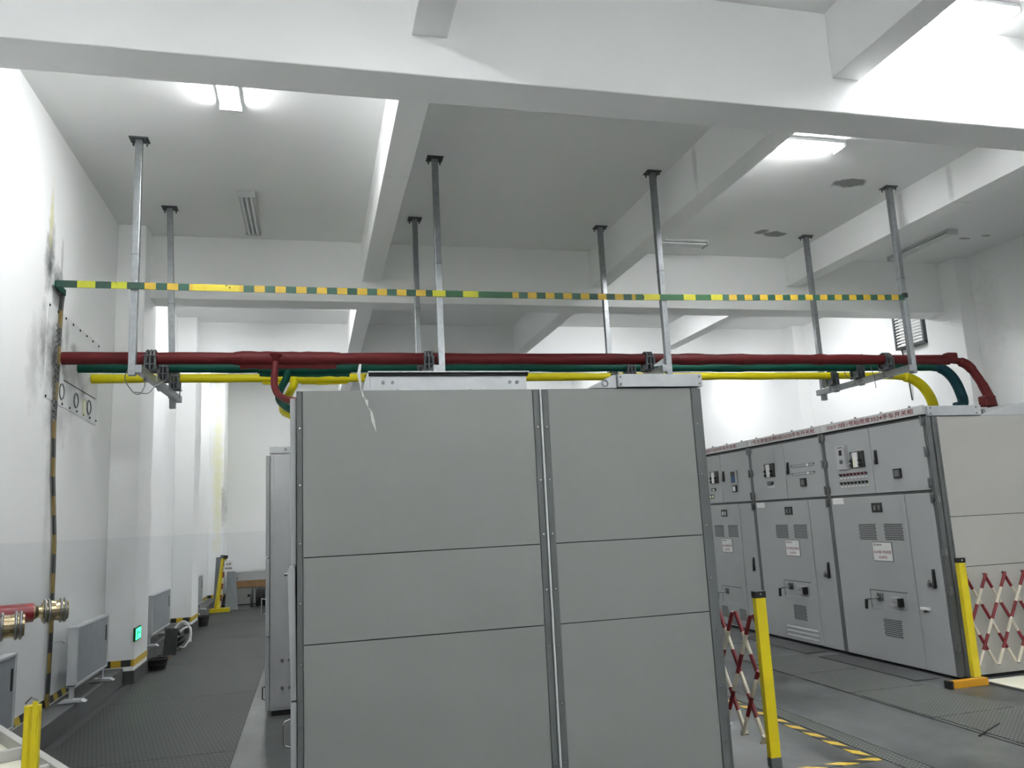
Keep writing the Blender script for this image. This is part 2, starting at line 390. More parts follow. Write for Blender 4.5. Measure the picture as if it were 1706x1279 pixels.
def lever(parent, y, z, h=.15, w=.038, lock=True):
    mb = MB().box(FX-.020, FX-.008, y-w/2, y+w/2, z-h/2, z+h/2)
    mb.bar((FX-.022, y-.002, z+h*.36), (FX-.034, y-.002, z-h*.52), .02, .016)
    o = mb.build('handle', black_m, parent, .003)
    if lock:
        m2 = MB().cyl((FX-.02, y, z-.02), (FX-.045, y, z-.02), .009, 10)
        m2.build('key', chrome_m, parent)
    return o
def screwhead(mb, c, ax, r=.009, m=0):
    c, ax = V(c), V(ax); mb.cyl(c, c+ax*.006, r, 10, m, r*.7)

def cabinet(y0, label, title, sign, kind):
    """front faces -x; y0 is the edge nearest the camera"""
    r = thing('switchgear_cabinet', (FX, y0, 0), label, 'switchgear cabinet', 'grey switchgear cabinets of the right row')
    Y = lambda u: y0+u
    body = MB().box(FX+.02, FX+DEPTH, Y(0), Y(PITCH), .03, 2.5)
    body.build('body', cab_m, r, .004)
    MB().box(FX+.03, FX+DEPTH, Y(.01), Y(PITCH-.01), 0, .03).build('base', dark_m, r)
    fr = MB()
    for a, b in ((0, .028), (PITCH-.028, PITCH)): fr.box(FX-.006, FX+.02, Y(a), Y(b), .03, 2.5)
    fr.box(FX-.004, FX+.02, Y(.028), Y(PITCH-.028), 1.758, 1.77); fr.box(FX-.004, FX+.02, Y(.028), Y(PITCH-.028), 2.49, 2.5)
    fr.build('frame', trim_m, r, .002)
    MB().box(FX+.014, FX+.019, Y(.028), Y(PITCH-.028), .03, 2.49).build('gap_backing', dark_m, r)  # dark sheet behind the doors that shows only in their gaps
    st = MB().box(FX-.018, FX+.02, Y(.004), Y(PITCH-.004), 2.522, 2.612).box(FX-.005, FX+.02, Y(.0), Y(PITCH), 2.5, 2.522, 1)
    st = st.build('title_strip', [strip_m, dark_m], r, .001)
    a, b = title[1:]
    text_part('lettering', title[0], st, (FX-.0195, Y((a+b)/2), 2.567), YD, ZU, abs(b-a), .056, text_red_m)
    for k in range(4): MB().cyl((FX+.01, Y(.2+.42*k), 2.612), (FX+.01, Y(.2+.42*k), 2.63), .012, 8).build('bolt', steel_m, r)
    # two upper doors (u grows away from the camera: the door right in the photo is u < split)
    sp = .83
    dR = MB().box(FX-.008, FX+.014, Y(.033), Y(sp-.004), 1.778, 2.484).build('upper_door', cabf_m, r, .004)
    dL = MB().box(FX-.008, FX+.014, Y(sp+.004), Y(PITCH-.033), 1.778, 2.484).build('upper_door', cabf_m, r, .004)
    dB = MB().box(FX-.008, FX+.014, Y(.035), Y(PITCH-.035), .03, 1.752)
    dB.box(FX-.020, FX-.008, Y(.405), Y(.455), .04, 1.75)
    dB = dB.build('lower_door', cabf_m, r, .004)
    for z in (2.455, 2.15, 1.845): hinge(dR, Y(.028), z); hinge(dL, Y(PITCH-.028), z)
    hinge(dB, Y(.028), 1.70)
    lever(dR, Y(.755), 2.16)
    # meter on the right-hand upper door
    my = {'a': .455, 'b': .45, 'c': .46}[kind]
    MB().box(FX-.030, FX-.008, Y(my-.052), Y(my+.052), 1.918, 2.016).box(FX-.032, FX-.030, Y(my-.034), Y(my+.034), 1.935, 2.0, 1).build(
        'meter', [black_m, meter_m if kind != 'c' else white_m], dR, .002)
    if kind == 'b':
        mb = MB()
        for zz in (2.178, 2.078):
            for k in (0, 1): mb.box(FX-.011, FX-.008, Y(.21), Y(.68), zz-.022+.03*k, zz-.019+.03*k)
            mb.box(FX-.013, FX-.008, Y(.33), Y(.36), zz-.02, zz+.01, 1)
            for yy in (.21, .68): mb.cyl((FX-.008, Y(yy), zz), (FX-.016, Y(yy), zz), .006, 8)
        mb.build('label_rail', [dark_m, white_m], dR)
    if kind == 'c':
        MB().box(FX-.030, FX-.008, Y(.37), Y(.54), 2.035, 2.225).box(FX-.032, FX-.030, Y(.405), Y(.525), 2.05, 2.212, 1).box(
            FX-.0335, FX-.032, Y(.41), Y(.505), 2.06, 2.14, 2).build('protection_relay', [alum_m, black_m, lcd_m], dR, .002)
    # relay with white plate and black side knobs on the left-hand upper door
    ry = {'a': 1.058, 'b': 1.178, 'c': 1.035}[kind]
    mb = MB().box(FX-.022, FX-.008, Y(ry-.115), Y(ry+.115), 2.07, 2.25)
    mb.box(FX-.034, FX-.022, Y(ry-.025), Y(ry+.055), 2.075, 2.24, 1)
    if kind == 'a': mb.box(FX-.036, FX-.034, Y(ry+.02), Y(ry+.05), 2.08, 2.17, 2)
    for sy in (-.055, .088):
        for zz in (2.10, 2.15): mb.cyl((FX-.022, Y(ry+sy), zz), (FX-.045, Y(ry+sy), zz), .016, 10, 3)
    mb.box(FX-.024, FX-.022, Y(ry+.065), Y(ry+.105), 2.18, 2.235, 4)
    mb.build('status_indicator', [black_m, paper_m, cream_m, rubber_m, meter_m], dL, .0015)
    if kind == 'a':
        mb = MB().box(FX-.035, FX-.008, Y(1.215), Y(1.39), 2.066, 2.338).box(FX-.037, FX-.035, Y(1.285), Y(1.335), 2.225, 2.285, 1)
        mb.box(FX-.037, FX-.035, Y(1.275), Y(1.35), 2.31, 2.318, 1)
        for k in range(3):
            mb.box(FX-.037, FX-.035, Y(1.285+.02*k), Y(1.297+.02*k), 2.13, 2.175, 1)
        mb.cyl((FX-.04, Y(1.235), 2.09), (FX-.04, Y(1.235), 2.31), .006, 8)
        mb.build('protection_relay', [alum_m, dark_m], dL, .002)
        for row, z in ((0, 2.005), (1, 1.91)):
            for k in range(8):
                u = .945+.0615*k
                m2 = MB().cyl((FX-.008, Y(u), z), (FX-.022, Y(u), z), .015, 12)
                m2.bar((FX-.024, Y(u-.013), z-.011), (FX-.024, Y(u+.013), z+.011), .012, .007, 1)
                m2.box(FX-.011, FX-.008, Y(u-.02), Y(u+.02), z-.043, z-.029, 2)
                m2.build('link_switch', [black_m, text_red_m if row == 0 and k < 7 else black_m, paper_m if not (row and k == 0) else cream_m], dL)
    if kind == 'b':
        MB().box(FX-.022, FX-.008, Y(1.19), Y(1.255), 1.965, 2.02).box(FX-.010, FX-.008, Y(1.10), Y(1.27), 1.94, 1.955, 1).build('selector_switch', [meter_m, paper_m], dL, .002)
        MB().bar((FX-.02, Y(1.155), 1.975), (FX-.02, Y(1.12), 2.01), .02, .014).cyl((FX-.008, Y(1.14), 1.99), (FX-.02, Y(1.14), 1.99), .018, 12).build('selector_knob', black_m, dL)
    if kind == 'c':
        MB().box(FX-.024, FX-.008, Y(1.03), Y(1.14), 1.958, 2.004).box(FX-.026, FX-.024, Y(1.045), Y(1.10), 1.965, 1.99, 1).build('counter', [black_m, paper_m], dL)
        MB().box(FX-.011, FX-.008, Y(1.10), Y(1.25), 1.85, 1.912).box(FX-.013, FX-.011, Y(1.11), Y(1.16), 1.86, 1.90, 1).box(
            FX-.013, FX-.011, Y(1.185), Y(1.235), 1.86, 1.90, 1).build('caution_tag', [dark_m, cream_m], dL)
    # lower door furniture
    if kind != 'c':
        MB().box(FX-.0095, FX-.008, Y(1.385), Y(1.575), 1.68, 1.75).build('paper_label', paper_m, dB)
    wy = .84 if kind != 'c' else .84
    MB().box(FX-.016, FX-.008, Y(wy-.08), Y(wy+.08), 1.577, 1.678).box(FX-.018, FX-.016, Y(wy-.062), Y(wy+.062), 1.59, 1.664, 1).box(
        FX-.0195, FX-.018, Y(wy-.055), Y(wy-.022), 1.60, 1.652, 2).box(FX-.0195, FX-.018, Y(wy+.012), Y(wy+.048), 1.60, 1.652, 2).build(
        'viewing_window', [black_m, glass_m, white_m if kind == 'c' else meter_m], dB, .001)
    perf(dB, Y(.90), Y(1.175), 1.283, 1.457, FX-.008); perf(dB, Y(.495), Y(.77), 1.283, 1.457, FX-.008)
    sg = MB().box(FX-.012, FX-.008, Y(.683), Y(.985), 1.063, 1.266).box(FX-.0135, FX-.012, Y(.690), Y(.978), 1.070, 1.259, 1)
    sg = sg.build('door_sign', [trim_m, paper_m], dB)
    x = FX-.0145
    text_part('sign_logo', '◎', sg, (x, Y(.945), 1.236), YD, ZU, .030, .028, text_blk_m)
    text_part('sign_lettering', '国家电网', sg, (x, Y(.875), 1.236), YD, ZU, .085, .020, text_blk_m)
    text_part('sign_lettering', sign[0], sg, (x, Y(.834), 1.160), YD, ZU, .27, .036, text_red_m)
    text_part('sign_lettering', sign[1], sg, (x, Y(.834), 1.106), YD, ZU, .13, .036, text_red_m)
    lever(dB, Y(.145), .925, .18, .036, kind == 'c')
    if kind in 'ab':
        m2 = MB().box(FX-.055, FX-.035, Y(.165), Y(.20), .845, .885); m2.ring((FX-.045, Y(.18), .90), (1, 0, 0), .013, .004, 14, 6)
        m2.build('padlock', steel_m, dB, .003)
    # recess with crank socket and latch box
    za, zb = (.565, .76) if kind != 'c' else (.345, .582)
    rec = MB().box(FX-.0095, FX-.008, Y(.54), Y(1.11), za, zb)
    rec.box(FX-.0112, FX-.0095, Y(.54), Y(1.11), zb-.007, zb, 1).box(FX-.0112, FX-.0095, Y(1.104), Y(1.11), za, zb, 1)  # dark strips paint the shade along the recess's top and far edge
    rec.box(FX-.0110, FX-.0095, Y(.54), Y(.544), za, zb, 2).box(FX-.0110, FX-.0095, Y(.54), Y(1.11), za, za+.004, 2)  # pale strips paint the light caught by the opposite edges
    rec.build('recess_panel', [cabf_m, dark_m, strip_m], dB)
    cy, cz = .96, zb-.075
    m2 = MB().cyl((FX-.0095, Y(cy), cz), (FX-.03, Y(cy), cz), .036, 18).box(FX-.016, FX-.0095, Y(cy-.05), Y(cy+.05), cz-.035, cz+.045)
    m2.build('crank_socket', steel_m, dB, .002)
    m2 = MB().tube([(FX-.03, Y(cy), cz), (FX-.10, Y(cy+.02), cz-.005), (FX-.10, Y(cy+.09), cz-.02), (FX-.12, Y(cy+.10), cz-.03)], .010, 10)
    m2.cyl((FX-.11, Y(cy+.10), cz-.02), (FX-.11, Y(cy+.11), cz-.12), .016, 12, 1)
    m2.build('crank', [steel_m, black_m], dB)
    if kind != 'c':
        MB().box(FX-.075, FX-.0095, Y(.635), Y(.735), .62, .705).cyl((FX-.05, Y(.735), .66), (FX-.05, Y(.755), .66), .01, 10, 1).box(
            FX-.07, FX-.0095, Y(.61), Y(.635), .615, .70, 1).box(FX-.078, FX-.075, Y(.66), Y(.71), .66, .665, 1).build('latch_box', [alum_m, black_m], dB, .003)
        perf(dB, Y(.685), Y(.955), .288, .470, FX-.008)
    else:
        perf(dB, Y(.98), Y(1.17), .13, .29, FX-.008, 8, 8); perf(dB, Y(.40), Y(.66), .13, .29, FX-.008, 10, 8); perf(dB, Y(.71), Y(.90), .05, .18, FX-.008, 8, 7)
    if kind == 'a':
        MB().box(FX-.028, FX-.008, Y(.25), Y(.375), .612, .636).cyl((FX-.02, Y(.29), .612), (FX-.02, Y(.33), .598), .010, 10, 1).build('door_catch', [white_m, black_m], dB, .002)
    if kind == 'b':
        for k in range(3):
            z = .085+.052*k
            MB().prism([(FX-.008, Y(.48), z+.012), (FX-.008, Y(.48), z-.012), (FX-.018, Y(.48), z-.008)], (0, .66, 0)).build('louvre', cabf_m, dB)
    return r
cab_a = cabinet(6.56, 'nearest grey switchgear cabinet of the right row, red title 3524', ('35kV Ⅱ段1号站用变3524手车开关柜', 1.53, .12), ('35kVⅡ段1号站用变', '3524开关'), 'a')
cab_b = cabinet(8.208, 'middle grey switchgear cabinet of the right row, red title 3520', ('1号主变低压侧Ⅱ段3520手车开关柜', 1.545, .11), ('1号主变低压侧Ⅱ段', '3520开关'), 'b')
cab_c = cabinet(9.856, 'far grey switchgear cabinet beside the big one, red title PT329', ('35kV Ⅱ段PT329手车开关柜', 1.50, .30), ('35kVⅡ段母线PT', '329开关'), 'c')
# the end panel of the nearest cabinet of the row
def end_panels(r, x0, x1, y, zs, m, name='side_panel'):
    for a, b in zip(zs[:-1], zs[1:]):
        MB().box(x0, x1, y-.012, y, a+.003, b-.003).build(name, m, r, .0015)
        if a > .1: MB().box(x0+.004, x1-.004, y-.007, y-.0005, a-.003, a+.003).build('seam', dark_m, r)  # dark strip put into the gap to strengthen its shade
yA = 6.56
end_panels(cab_a, FX+.13, FX+1.35, yA, (.03, 1.03, 1.51, 2.495), cab_lit_m)
end_panels(cab_a, FX+1.42, FX+DEPTH-.06, yA, (.03, 1.03, 1.51, 2.495), cab_lit_m)
mb = MB().box(FX-.004, FX+.05, yA-.012, yA+.0, .03, 2.5).box(FX+.062, FX+.10, yA-.022, yA, .03, 2.5).box(FX+.108, FX+.122, yA-.016, yA, .03, 2.5)
mb.build('corner_trim', trim_m, cab_a, .004)
for k in range(7):
    mb = MB(); screwhead(mb, (FX+.08, yA-.022, .28+.345*k), (0, -1, 0)); mb.build('screw', steel_m, cab_a)
for z in (1.69, 1.18, .82, .3): MB().box(FX-.02, FX+.03, yA-.03, yA-.012, z-.03, z+.03).cyl((FX-.01, yA-.035, z-.04), (FX-.01, yA-.035, z+.04), .010, 8).build('side_hinge', steel_m, cab_a, .002)
mb = MB().box(FX+.02, FX+.66, yA-.03, yA+.30, 2.5, 2.60)
mb.build('top_channel', galvl_m, cab_a, .003)
mb = MB()
for x in (.05, .60):
    for z in (2.52, 2.58): mb.cyl((FX+x, yA-.036, z), (FX+x, yA-.03, z), .009, 8)
mb.cyl((FX+.70, yA-.02, 2.54), (FX+.70, yA+.02, 2.54), .022, 14)
mb.build('top_bolt', steel_m, cab_a)
MB().prism([(FX+.70, yA+.02, 2.5), (FX+2.6, yA+.02, 2.5), (FX+2.6, yA+.02, 2.78), (FX+1.2, yA+.02, 2.63)], (0, 1.1, 0)).build('top_cover', galvl_m, cab_a, .003)

# ================================================================== SWITCHGEAR, CENTRE ROW
CX0, CX1, CY = -.052, 2.50, 4.77
r = thing('switchgear_cabinet', (CX0, CY, 0), 'huge grey switchgear cabinet in the centre, its riveted end panels facing the camera', 'switchgear cabinet', 'grey switchgear cabinets of the centre row')
B(CX0+.0, CX1, CY, CY+1.64, .03, 2.5).build('body', cab_m, r, .004)
B(CX0+.02, CX1-.02, CY+.02, CY+1.64, 0, .03).build('base', dark_m, r)
end_panels(r, CX0+.0, 1.352, CY, (.03, 1.058, 1.537, 2.503), cab_m)
end_panels(r, 1.452, CX1-.055, CY, (.03, 1.058, 1.537, 2.503), cab_m)
for (a, b, y_, y2, mm) in ((-.086, CX0-.003, CY-.020, CY+.03, trim_m), (1.354, 1.391, CY-.018, CY, trim_m), (1.396, 1.408, CY-.026, CY, strip_m), (1.413, 1.45, CY-.018, CY, trim_m),
                     (CX1-.053, CX1-.008, CY-.020, CY, trim_m), (CX1-.006, CX1+.022, CY-.006, CY+.04, trim_m)):
    MB().box(a, b, y_, y2, .03, 2.498).build('edge_trim', mm, r, .002)
for a, b in ((1.392, 1.3955), (1.4085, 1.4125), (CX0-.003, CX0)): MB().box(a, b, CY-.006, CY-.0002, .03, 2.497).build('seam', dark_m, r)  # dark strips painting the shade between the trims
for x in (-.068, 1.373, 1.431, CX1-.03):
    for k in range(7):
        z = 2.278-.33*k
        m2 = MB(); screwhead(m2, (x, CY-.019, z-(0 if x < 0 else .02)), (0, -1, 0), .0085); m2.build('screw', chrome_m, r)
# galvanised pieces on top of the end
d = MB().box(.36, 1.385, 5.0, 5.02, 2.50, 2.632).box(.345, 1.40, 4.97, 5.40, 2.650, 2.660).box(.35, 1.395, 4.985, 5.4, 2.632, 2.650, 1)
d.prism([(.30, 5.0, 2.5), (.36, 5.0, 2.5), (.36, 5.0, 2.65), (.345, 5.0, 2.65)], (0, .3, 0))
d = d.build('pressure_duct', [galvl_m, dark_m], r, .002)
mb = MB()
for x in (.44, .50, 1.27, 1.32): mb.cyl((x, 5.0, 2.59), (x, 4.992, 2.59), .011, 8)
for x in (.53, 1.0): mb.cyl((x, 5.0, 2.535), (x, 4.99, 2.535), .009, 8)
mb.build('duct_bolt', steel_m, d)
d = MB().box(1.93, CX1+.025, 4.735, 4.98, 2.507, 2.592)
d.prism([(1.925, 4.76, 2.503), (1.925, 4.76, 2.590), (1.905, 4.76, 2.590), (1.73, 4.76, 2.503)], (0, .14, 0))
d = d.build('top_channel', galvl_m, r, .002)
mb = MB()
for x in (1.945, CX1+.005):
    for z in (2.525, 2.572): mb.cyl((x, 4.735, z), (x, 4.729, z), .007, 8)
mb.ring((1.845, 4.757, 2.535), (0, 1, 0), .020, .0035, 18, 6)
mb.build('channel_bolt', steel_m, d)
# torn white adhesive strip hanging over the top edge
pts = [(.285, 2.66), (.275, 2.60), (.288, 2.51), (.30, 2.46), (.318, 2.44), (.325, 2.40), (.345, 2.37), (.355, 2.31), (.372, 2.25)]
mb = MB()
for i in range(len(pts)-1):
    w0 = .013+.008*math.sin(i*2.1); w1 = .013+.008*math.sin((i+1)*2.1)
    if i == len(pts)-2: w1 = .002
    yy0, yy1 = CY-.016-.006*(i % 2), CY-.016-.006*((i+1) % 2)
    (x0, z0), (x1, z1) = pts[i], pts[i+1]
    mb.prism([(x0-w0/2, yy0, z0), (x0+w0/2, yy0-.004, z0), (x1+w1/2, yy1-.004, z1), (x1-w1/2, yy1, z1)], (0, .0012, 0))
tag(mb.build('torn_tape', strip_m), 'torn whitish tape strip hanging over the top edge of the centre cabinet', 'tape')
# front side of the nearest centre cabinet (faces left)
def front_left(r, x, y0, y1, flap):
    B(x-.035, x-.002, y0+.012, y1-.03, 1.50, 2.46).build('upper_door', cabf_m, r, .004)
    if flap:
        mb = MB().prism([(x-.003, y0+.02, .765), (x-.034, y0+.02, .765), (x-.052, y0+.02, 1.47), (x-.008, y0+.02, 1.49)], (0, y1-y0-.08, 0))
        mid = mb.build('tilted_door', cabf_m, r, .003)
        MB().cyl((x-.05, y0+.035, 1.45), (x-.07, y0+.035, 1.45), .010, 10).build('latch', steel_m, mid)
    else: mid = B(x-.035, x-.002, y0+.03, y1-.03, .765, 1.492).build('middle_door', cabf_m, r, .004)
    lo = B(x-.035, x-.002, y0+.012, y1-.03, .04, .755).build('lower_door', cabf_m, r, .004)
    a = V((x-.035, y0+.035, 0))
    MB().tube([a+V((0, 0, .665)), a+V((-.03, 0, .655)), a+V((-.036, 0, .64)), a+V((-.036, 0, .545)), a+V((-.03, 0, .53)), a+V((0, 0, .52))], .006, 8).build('handle', chrome_m, lo)
front_left(r, -.088, CY, CY+1.64, True)
r = thing('switchgear_cabinet', (CX0, 6.42, 0), 'grey switchgear cabinet hidden just behind the huge centre one', 'switchgear cabinet', 'grey switchgear cabinets of the centre row')
B(CX0, CX1, 6.42, 8.045, .03, 2.5).build('body', cab_m, r, .004); B(CX0+.02, CX1-.02, 6.42, 8.045, 0, .03).build('base', dark_m, r)
front_left(r, CX0, 6.42, 8.045, False)
r = thing('switchgear_cabinet', (-.40, 8.08, 0), 'tall pale metallic cabinet side jutting into the left aisle', 'switchgear cabinet', 'grey switchgear cabinets of the centre row')
B(-.395, CX1, 8.08, 9.72, .05, 2.47).build('body', alum_m, r, .004)
B(-.38, CX1-.02, 8.10, 9.72, 0, .05).build('base', rubber_m, r)
B(-.36, -.02, 8.068, 8.08, .08, 2.42).build('side_panel', alum_m, r, .003)
B(-.40, -.02, 8.06, 8.10, 2.44, 2.505).build('top_angle', galvl_m, r, .002)
for x, z in ((-.283, .494), (-.218, .494), (-.283, .247), (-.218, .247)): MB().cyl((x, 8.068, z), (x, 8.056, z), .014, 12).build('bolt', steel_m, r)
MB().cyl((-.25, 8.06, 2.475), (-.25, 8.05, 2.475), .014, 12).build('bolt', steel_m, r)
B(-.435, -.398, 8.07, 9.70, 1.45, 2.42).build('upper_door', cabf_m, r, .004)
md = B(-.435, -.398, 8.07, 9.70, .72, 1.435).build('middle_door', cabf_m, r, .004)
lo = B(-.435, -.398, 8.07, 9.70, .06, .705).build('lower_door', cabf_m, r, .004)
MB().tube([(-.435, 8.09, .27), (-.46, 8.09, .265), (-.46, 8.09, .16), (-.435, 8.09, .155)], .006, 8).build('handle', black_m, lo)
MB().tube([(-.435, 8.09, .93), (-.47, 8.09, .92), (-.47, 8.09, 1.07), (-.435, 8.09, 1.06)], .006, 8).build('handle', chrome_m, md)

# ================================================================== BUSBAR PIPES
RZ = 3.475
def wob(x0, x1, y, z, r, step=.22, amp=.0035, seed=1):
    rnd = random.Random(seed); n_ = max(2, int((x1-x0)/step)); P = []; R = []
    for i in range(n_+1):
        P.append((x0+(x1-x0)*i/n_, y, z+rnd.uniform(-.002, .002))); R.append(r+rnd.uniform(-amp, amp))
    return P, R
def bez(pts, n_=8):
    """Catmull-Rom through the points"""
    pts = [V(p) for p in pts]; P = [pts[0]*2-pts[1]]+pts+[pts[-1]*2-pts[-2]]; out = []
    for i in range(1, len(P)-2):
        for k in range(n_):
            t = k/n_; a, b, c, d = P[i-1], P[i], P[i+1], P[i+2]
            out.append(.5*((2*b)+(c-a)*t+(2*a-5*b+4*c-d)*t*t+(3*b-a-3*c+d)*t**3))
    out.append(pts[-1]); return out
def skirt(x0, x1, y, z, r, drop, n_=14):
    """pinched seam of the wrapped sleeve hanging under the pipe"""
    mb = MB(); rnd = random.Random(int(abs(x0)*100)); top = []; bot = []
    for i in range(n_+1):
        x = x0+(x1-x0)*i/n_; top.append((x, z-r*.6)); bot.append((x, z-r-drop+rnd.uniform(-.006, .006)))
    for i in range(n_):
        (a, b), (c, d) = top[i], bot[i]; (e, f), (g, h) = top[i+1], bot[i+1]
        mb.prism([(a, y-r*.55, b), (c, y-.012, d), (g, y-.012, h), (e, y-r*.55, f)], (0, .024, 0))
    return mb
# red
red = thing('busbar_pipe', (-2.38, 8.52, RZ), 'thick red insulated busbar pipe across the hall, nearest and highest of three', 'busbar pipe')
P, R = wob(-2.392, 8.12, 8.52, RZ+.005, .064, seed=3); MB().tube(P, R, 24).build('pipe', red_m, red)
P, R = wob(-.78, .30, 8.52, RZ+.006, .074, .08, .004, 5); o = MB().tube(P, [.066]+R[1:-1]+[.066], 24).build('joint_sleeve', red_m, red)
skirt(-.72, .26, 8.52, RZ, .06, .045).build('sleeve_seam', red_m, o)
pth = bez([(-.36, 8.50, 3.50), (-.37, 8.46, 3.33), (-.372, 8.38, 3.18), (-.33, 8.28, 3.06), (-.24, 8.0, 2.96), (-.10, 7.7, 2.88), (.05, 7.5, 2.70), (.08, 7.45, 2.505)])
MB().tube(pth, [.085, .07, .055]+[.036]*(len(pth)-3), 16).build('branch_cable', red_m, red)
for a, b, s_ in ((4.25, 4.62, 11), (4.95, 5.25, 12), (6.1, 6.3, 13)):
    P, R = wob(a, b, 8.52, RZ+.005, .072, .1, .002, s_); MB().tube(P, [.065]+R[1:-1]+[.065], 24).build('wrap_joint', red_m, red)
bend = bez([(8.05, 8.52, RZ+.005), (8.22, 8.52, RZ), (8.38, 8.48, 3.40), (8.46, 8.42, 3.22), (8.50, 8.36, 3.02), (8.52, 8.32, 2.84), (8.50, 8.30, 2.505)])
MB().tube(bend, [.066]*5+[.05]*4+[.045]*3+[.062]*8+[.055]*8+[.06]*(len(bend)-28), 18).build('end_bend', red_m, red)
MB().box(8.08, 8.24, 8.46, 8.57, 3.44, 3.57).build('elbow_wrap', red_m, red, .02)
MB().box(8.34, 8.50, 8.22, 8.36, 2.82, 2.96).cyl((8.50, 8.30, 2.505), (8.50, 8.30, 2.80), .095, 16).build('terminal_boot', red_m, red, .02)
# green
grn = thing('busbar_pipe', (-2.38, 9.08, RZ), 'dark green insulated busbar pipe, middle one of the three', 'busbar pipe')
P, R = wob(-2.392, 8.40, 9.08, RZ+.015, .052, seed=4); MB().tube(P, R, 22).build('pipe', green_m, grn)
P, R = wob(-.58, .44, 9.08, RZ+.006, .066, .08, .004, 6); o = MB().tube(P, [.054]+R[1:-1]+[.054], 22).build('joint_sleeve', green_m, grn)
skirt(-.56, .42, 9.08, RZ, .055, .03).build('sleeve_seam', green_m, o)
pth = bez([(-.25, 9.06, 3.48), (-.27, 9.0, 3.36), (-.33, 8.9, 3.21), (-.34, 8.75, 3.10), (-.30, 8.6, 3.01), (-.20, 8.3, 2.90), (.0, 8.0, 2.75), (.05, 7.9, 2.505)])
MB().tube(pth, [.075, .06, .05]+[.04]*(len(pth)-3), 16).build('branch_cable', green_m, grn)
P, R = wob(5.0, 5.5, 9.08, RZ+.015, .059, .1, .002, 14); MB().tube(P, [.053]+R[1:-1]+[.053], 22).build('wrap_joint', green_m, grn)
bend = bez([(8.38, 9.08, RZ+.015), (8.55, 9.08, 3.46), (8.68, 9.06, 3.33), (8.73, 9.02, 3.12), (8.72, 9.0, 2.95), (8.50, 8.95, 2.66), (8.45, 8.95, 2.505)])
MB().tube(bend, [.053]*6+[.07]*(len(bend)-6), 18).build('end_bend', blue_m, grn)
MB().box(8.56, 8.66, 8.90, 9.02, 2.84, 2.98).build('terminal_boot', blue_m, grn, .02)
# yellow
yel = thing('busbar_pipe', (-2.38, 9.62, RZ), 'bright yellow insulated busbar pipe, farthest and lowest of the three', 'busbar pipe')
P, R = wob(-2.392, 8.05, 9.62, RZ+.0, .05, seed=8); MB().tube(P, R, 22).build('pipe', yellow_m, yel)
P, R = wob(-.18, .44, 9.62, RZ-.006, .062, .08, .004, 9); o = MB().tube(P, [.052]+R[1:-1]+[.052], 22).build('joint_sleeve', yellow_m, yel)
skirt(-.56, -.28, 9.62, RZ, .05, .03, 5).build('sleeve_seam', yellow_m, o)
skirt(-.12, .42, 9.62, RZ, .05, .028, 8).build('sleeve_seam', yellow_m, o)
text_part('lettering', '5 .04', o, (.62, 9.563, RZ+.01), (1, 0, 0), ZU, .17, .04, text_blk_m)
pth = bez([(-.20, 9.60, 3.46), (-.20, 9.52, 3.38), (-.25, 9.4, 3.25), (-.31, 9.25, 3.10), (-.30, 9.1, 3.0), (-.22, 8.9, 2.93), (0, 8.6, 2.75), (.05, 8.5, 2.505)])
MB().tube(pth, [.06, .055]+[.045]*(len(pth)-2), 16).build('branch_cable', yellow_m, yel)
bend = bez([(8.02, 9.62, RZ), (8.25, 9.60, 3.46), (8.45, 9.58, 3.42), (8.60, 9.55, 3.30), (8.69, 9.52, 3.10), (8.68, 9.5, 2.90), (8.50, 9.45, 2.70), (8.45, 9.45, 2.505)])
MB().tube(bend, [.052]*12+[.07]*(len(bend)-12), 18).build('end_bend', yellow_m, yel)

# ------------------------------------------------------------------ hangers with clamps
def clamp(parent, x, y, r, zt):
    mb = MB()
    for dx in (-.034, .0, .034): mb.ring((x+dx, y, RZ+.005), (1, 0, 0), r+.014, .0145, 28, 8)
    for dx in (-.045, -.012, .022):
        mb.prism([(x+dx, y-.062, zt+.012), (x+dx, y+.062, zt+.012), (x+dx, y+.058, RZ-r*.6), (x+dx, y-.058, RZ-r*.6)], (.018, 0, 0))
    for sy in (-1, 1):
        for dx in (-.056, -.009, .038): mb.box(x+dx, x+dx+.018, y+sy*(r+.016)-.012, y+sy*(r+.016)+.012, zt+.01, RZ+.018)
        mb.box(x-.062, x+.062, y+sy*(r+.018)-.016, y+sy*(r+.018)+.016, RZ+.010, RZ+.024)
        mb.box(x-.058, x+.058, y+sy*(r+.012)-.010, y+sy*(r+.012)+.010, RZ-r-.012, RZ-r+.004)
    mb.box(x-.065, x+.065, y-.075, y+.075, zt, zt+.014); mb.box(x-.05, x+.05, y-.05, y+.05, RZ-r-.03, RZ-r-.012)
    c = mb.build('pipe_clamp', clamp_m, parent, .0015)
    m2 = MB()
    for dx in (-.05, .05):
        for dy in (-.06, .06): m2.cyl((x+dx, y+dy, zt+.01), (x+dx, y+dy, zt+.035), .010, 8)
    for dx in (-.055, .055):
        m2.bar((x+dx, y, zt-.09), (x+dx, y, zt+.005), .03, .01); m2.box(x+dx-.008, x+dx+.008, y-.05, y+.05, zt-.095, zt-.085)
    m2.build('clamp_bolt', steel_m, c)
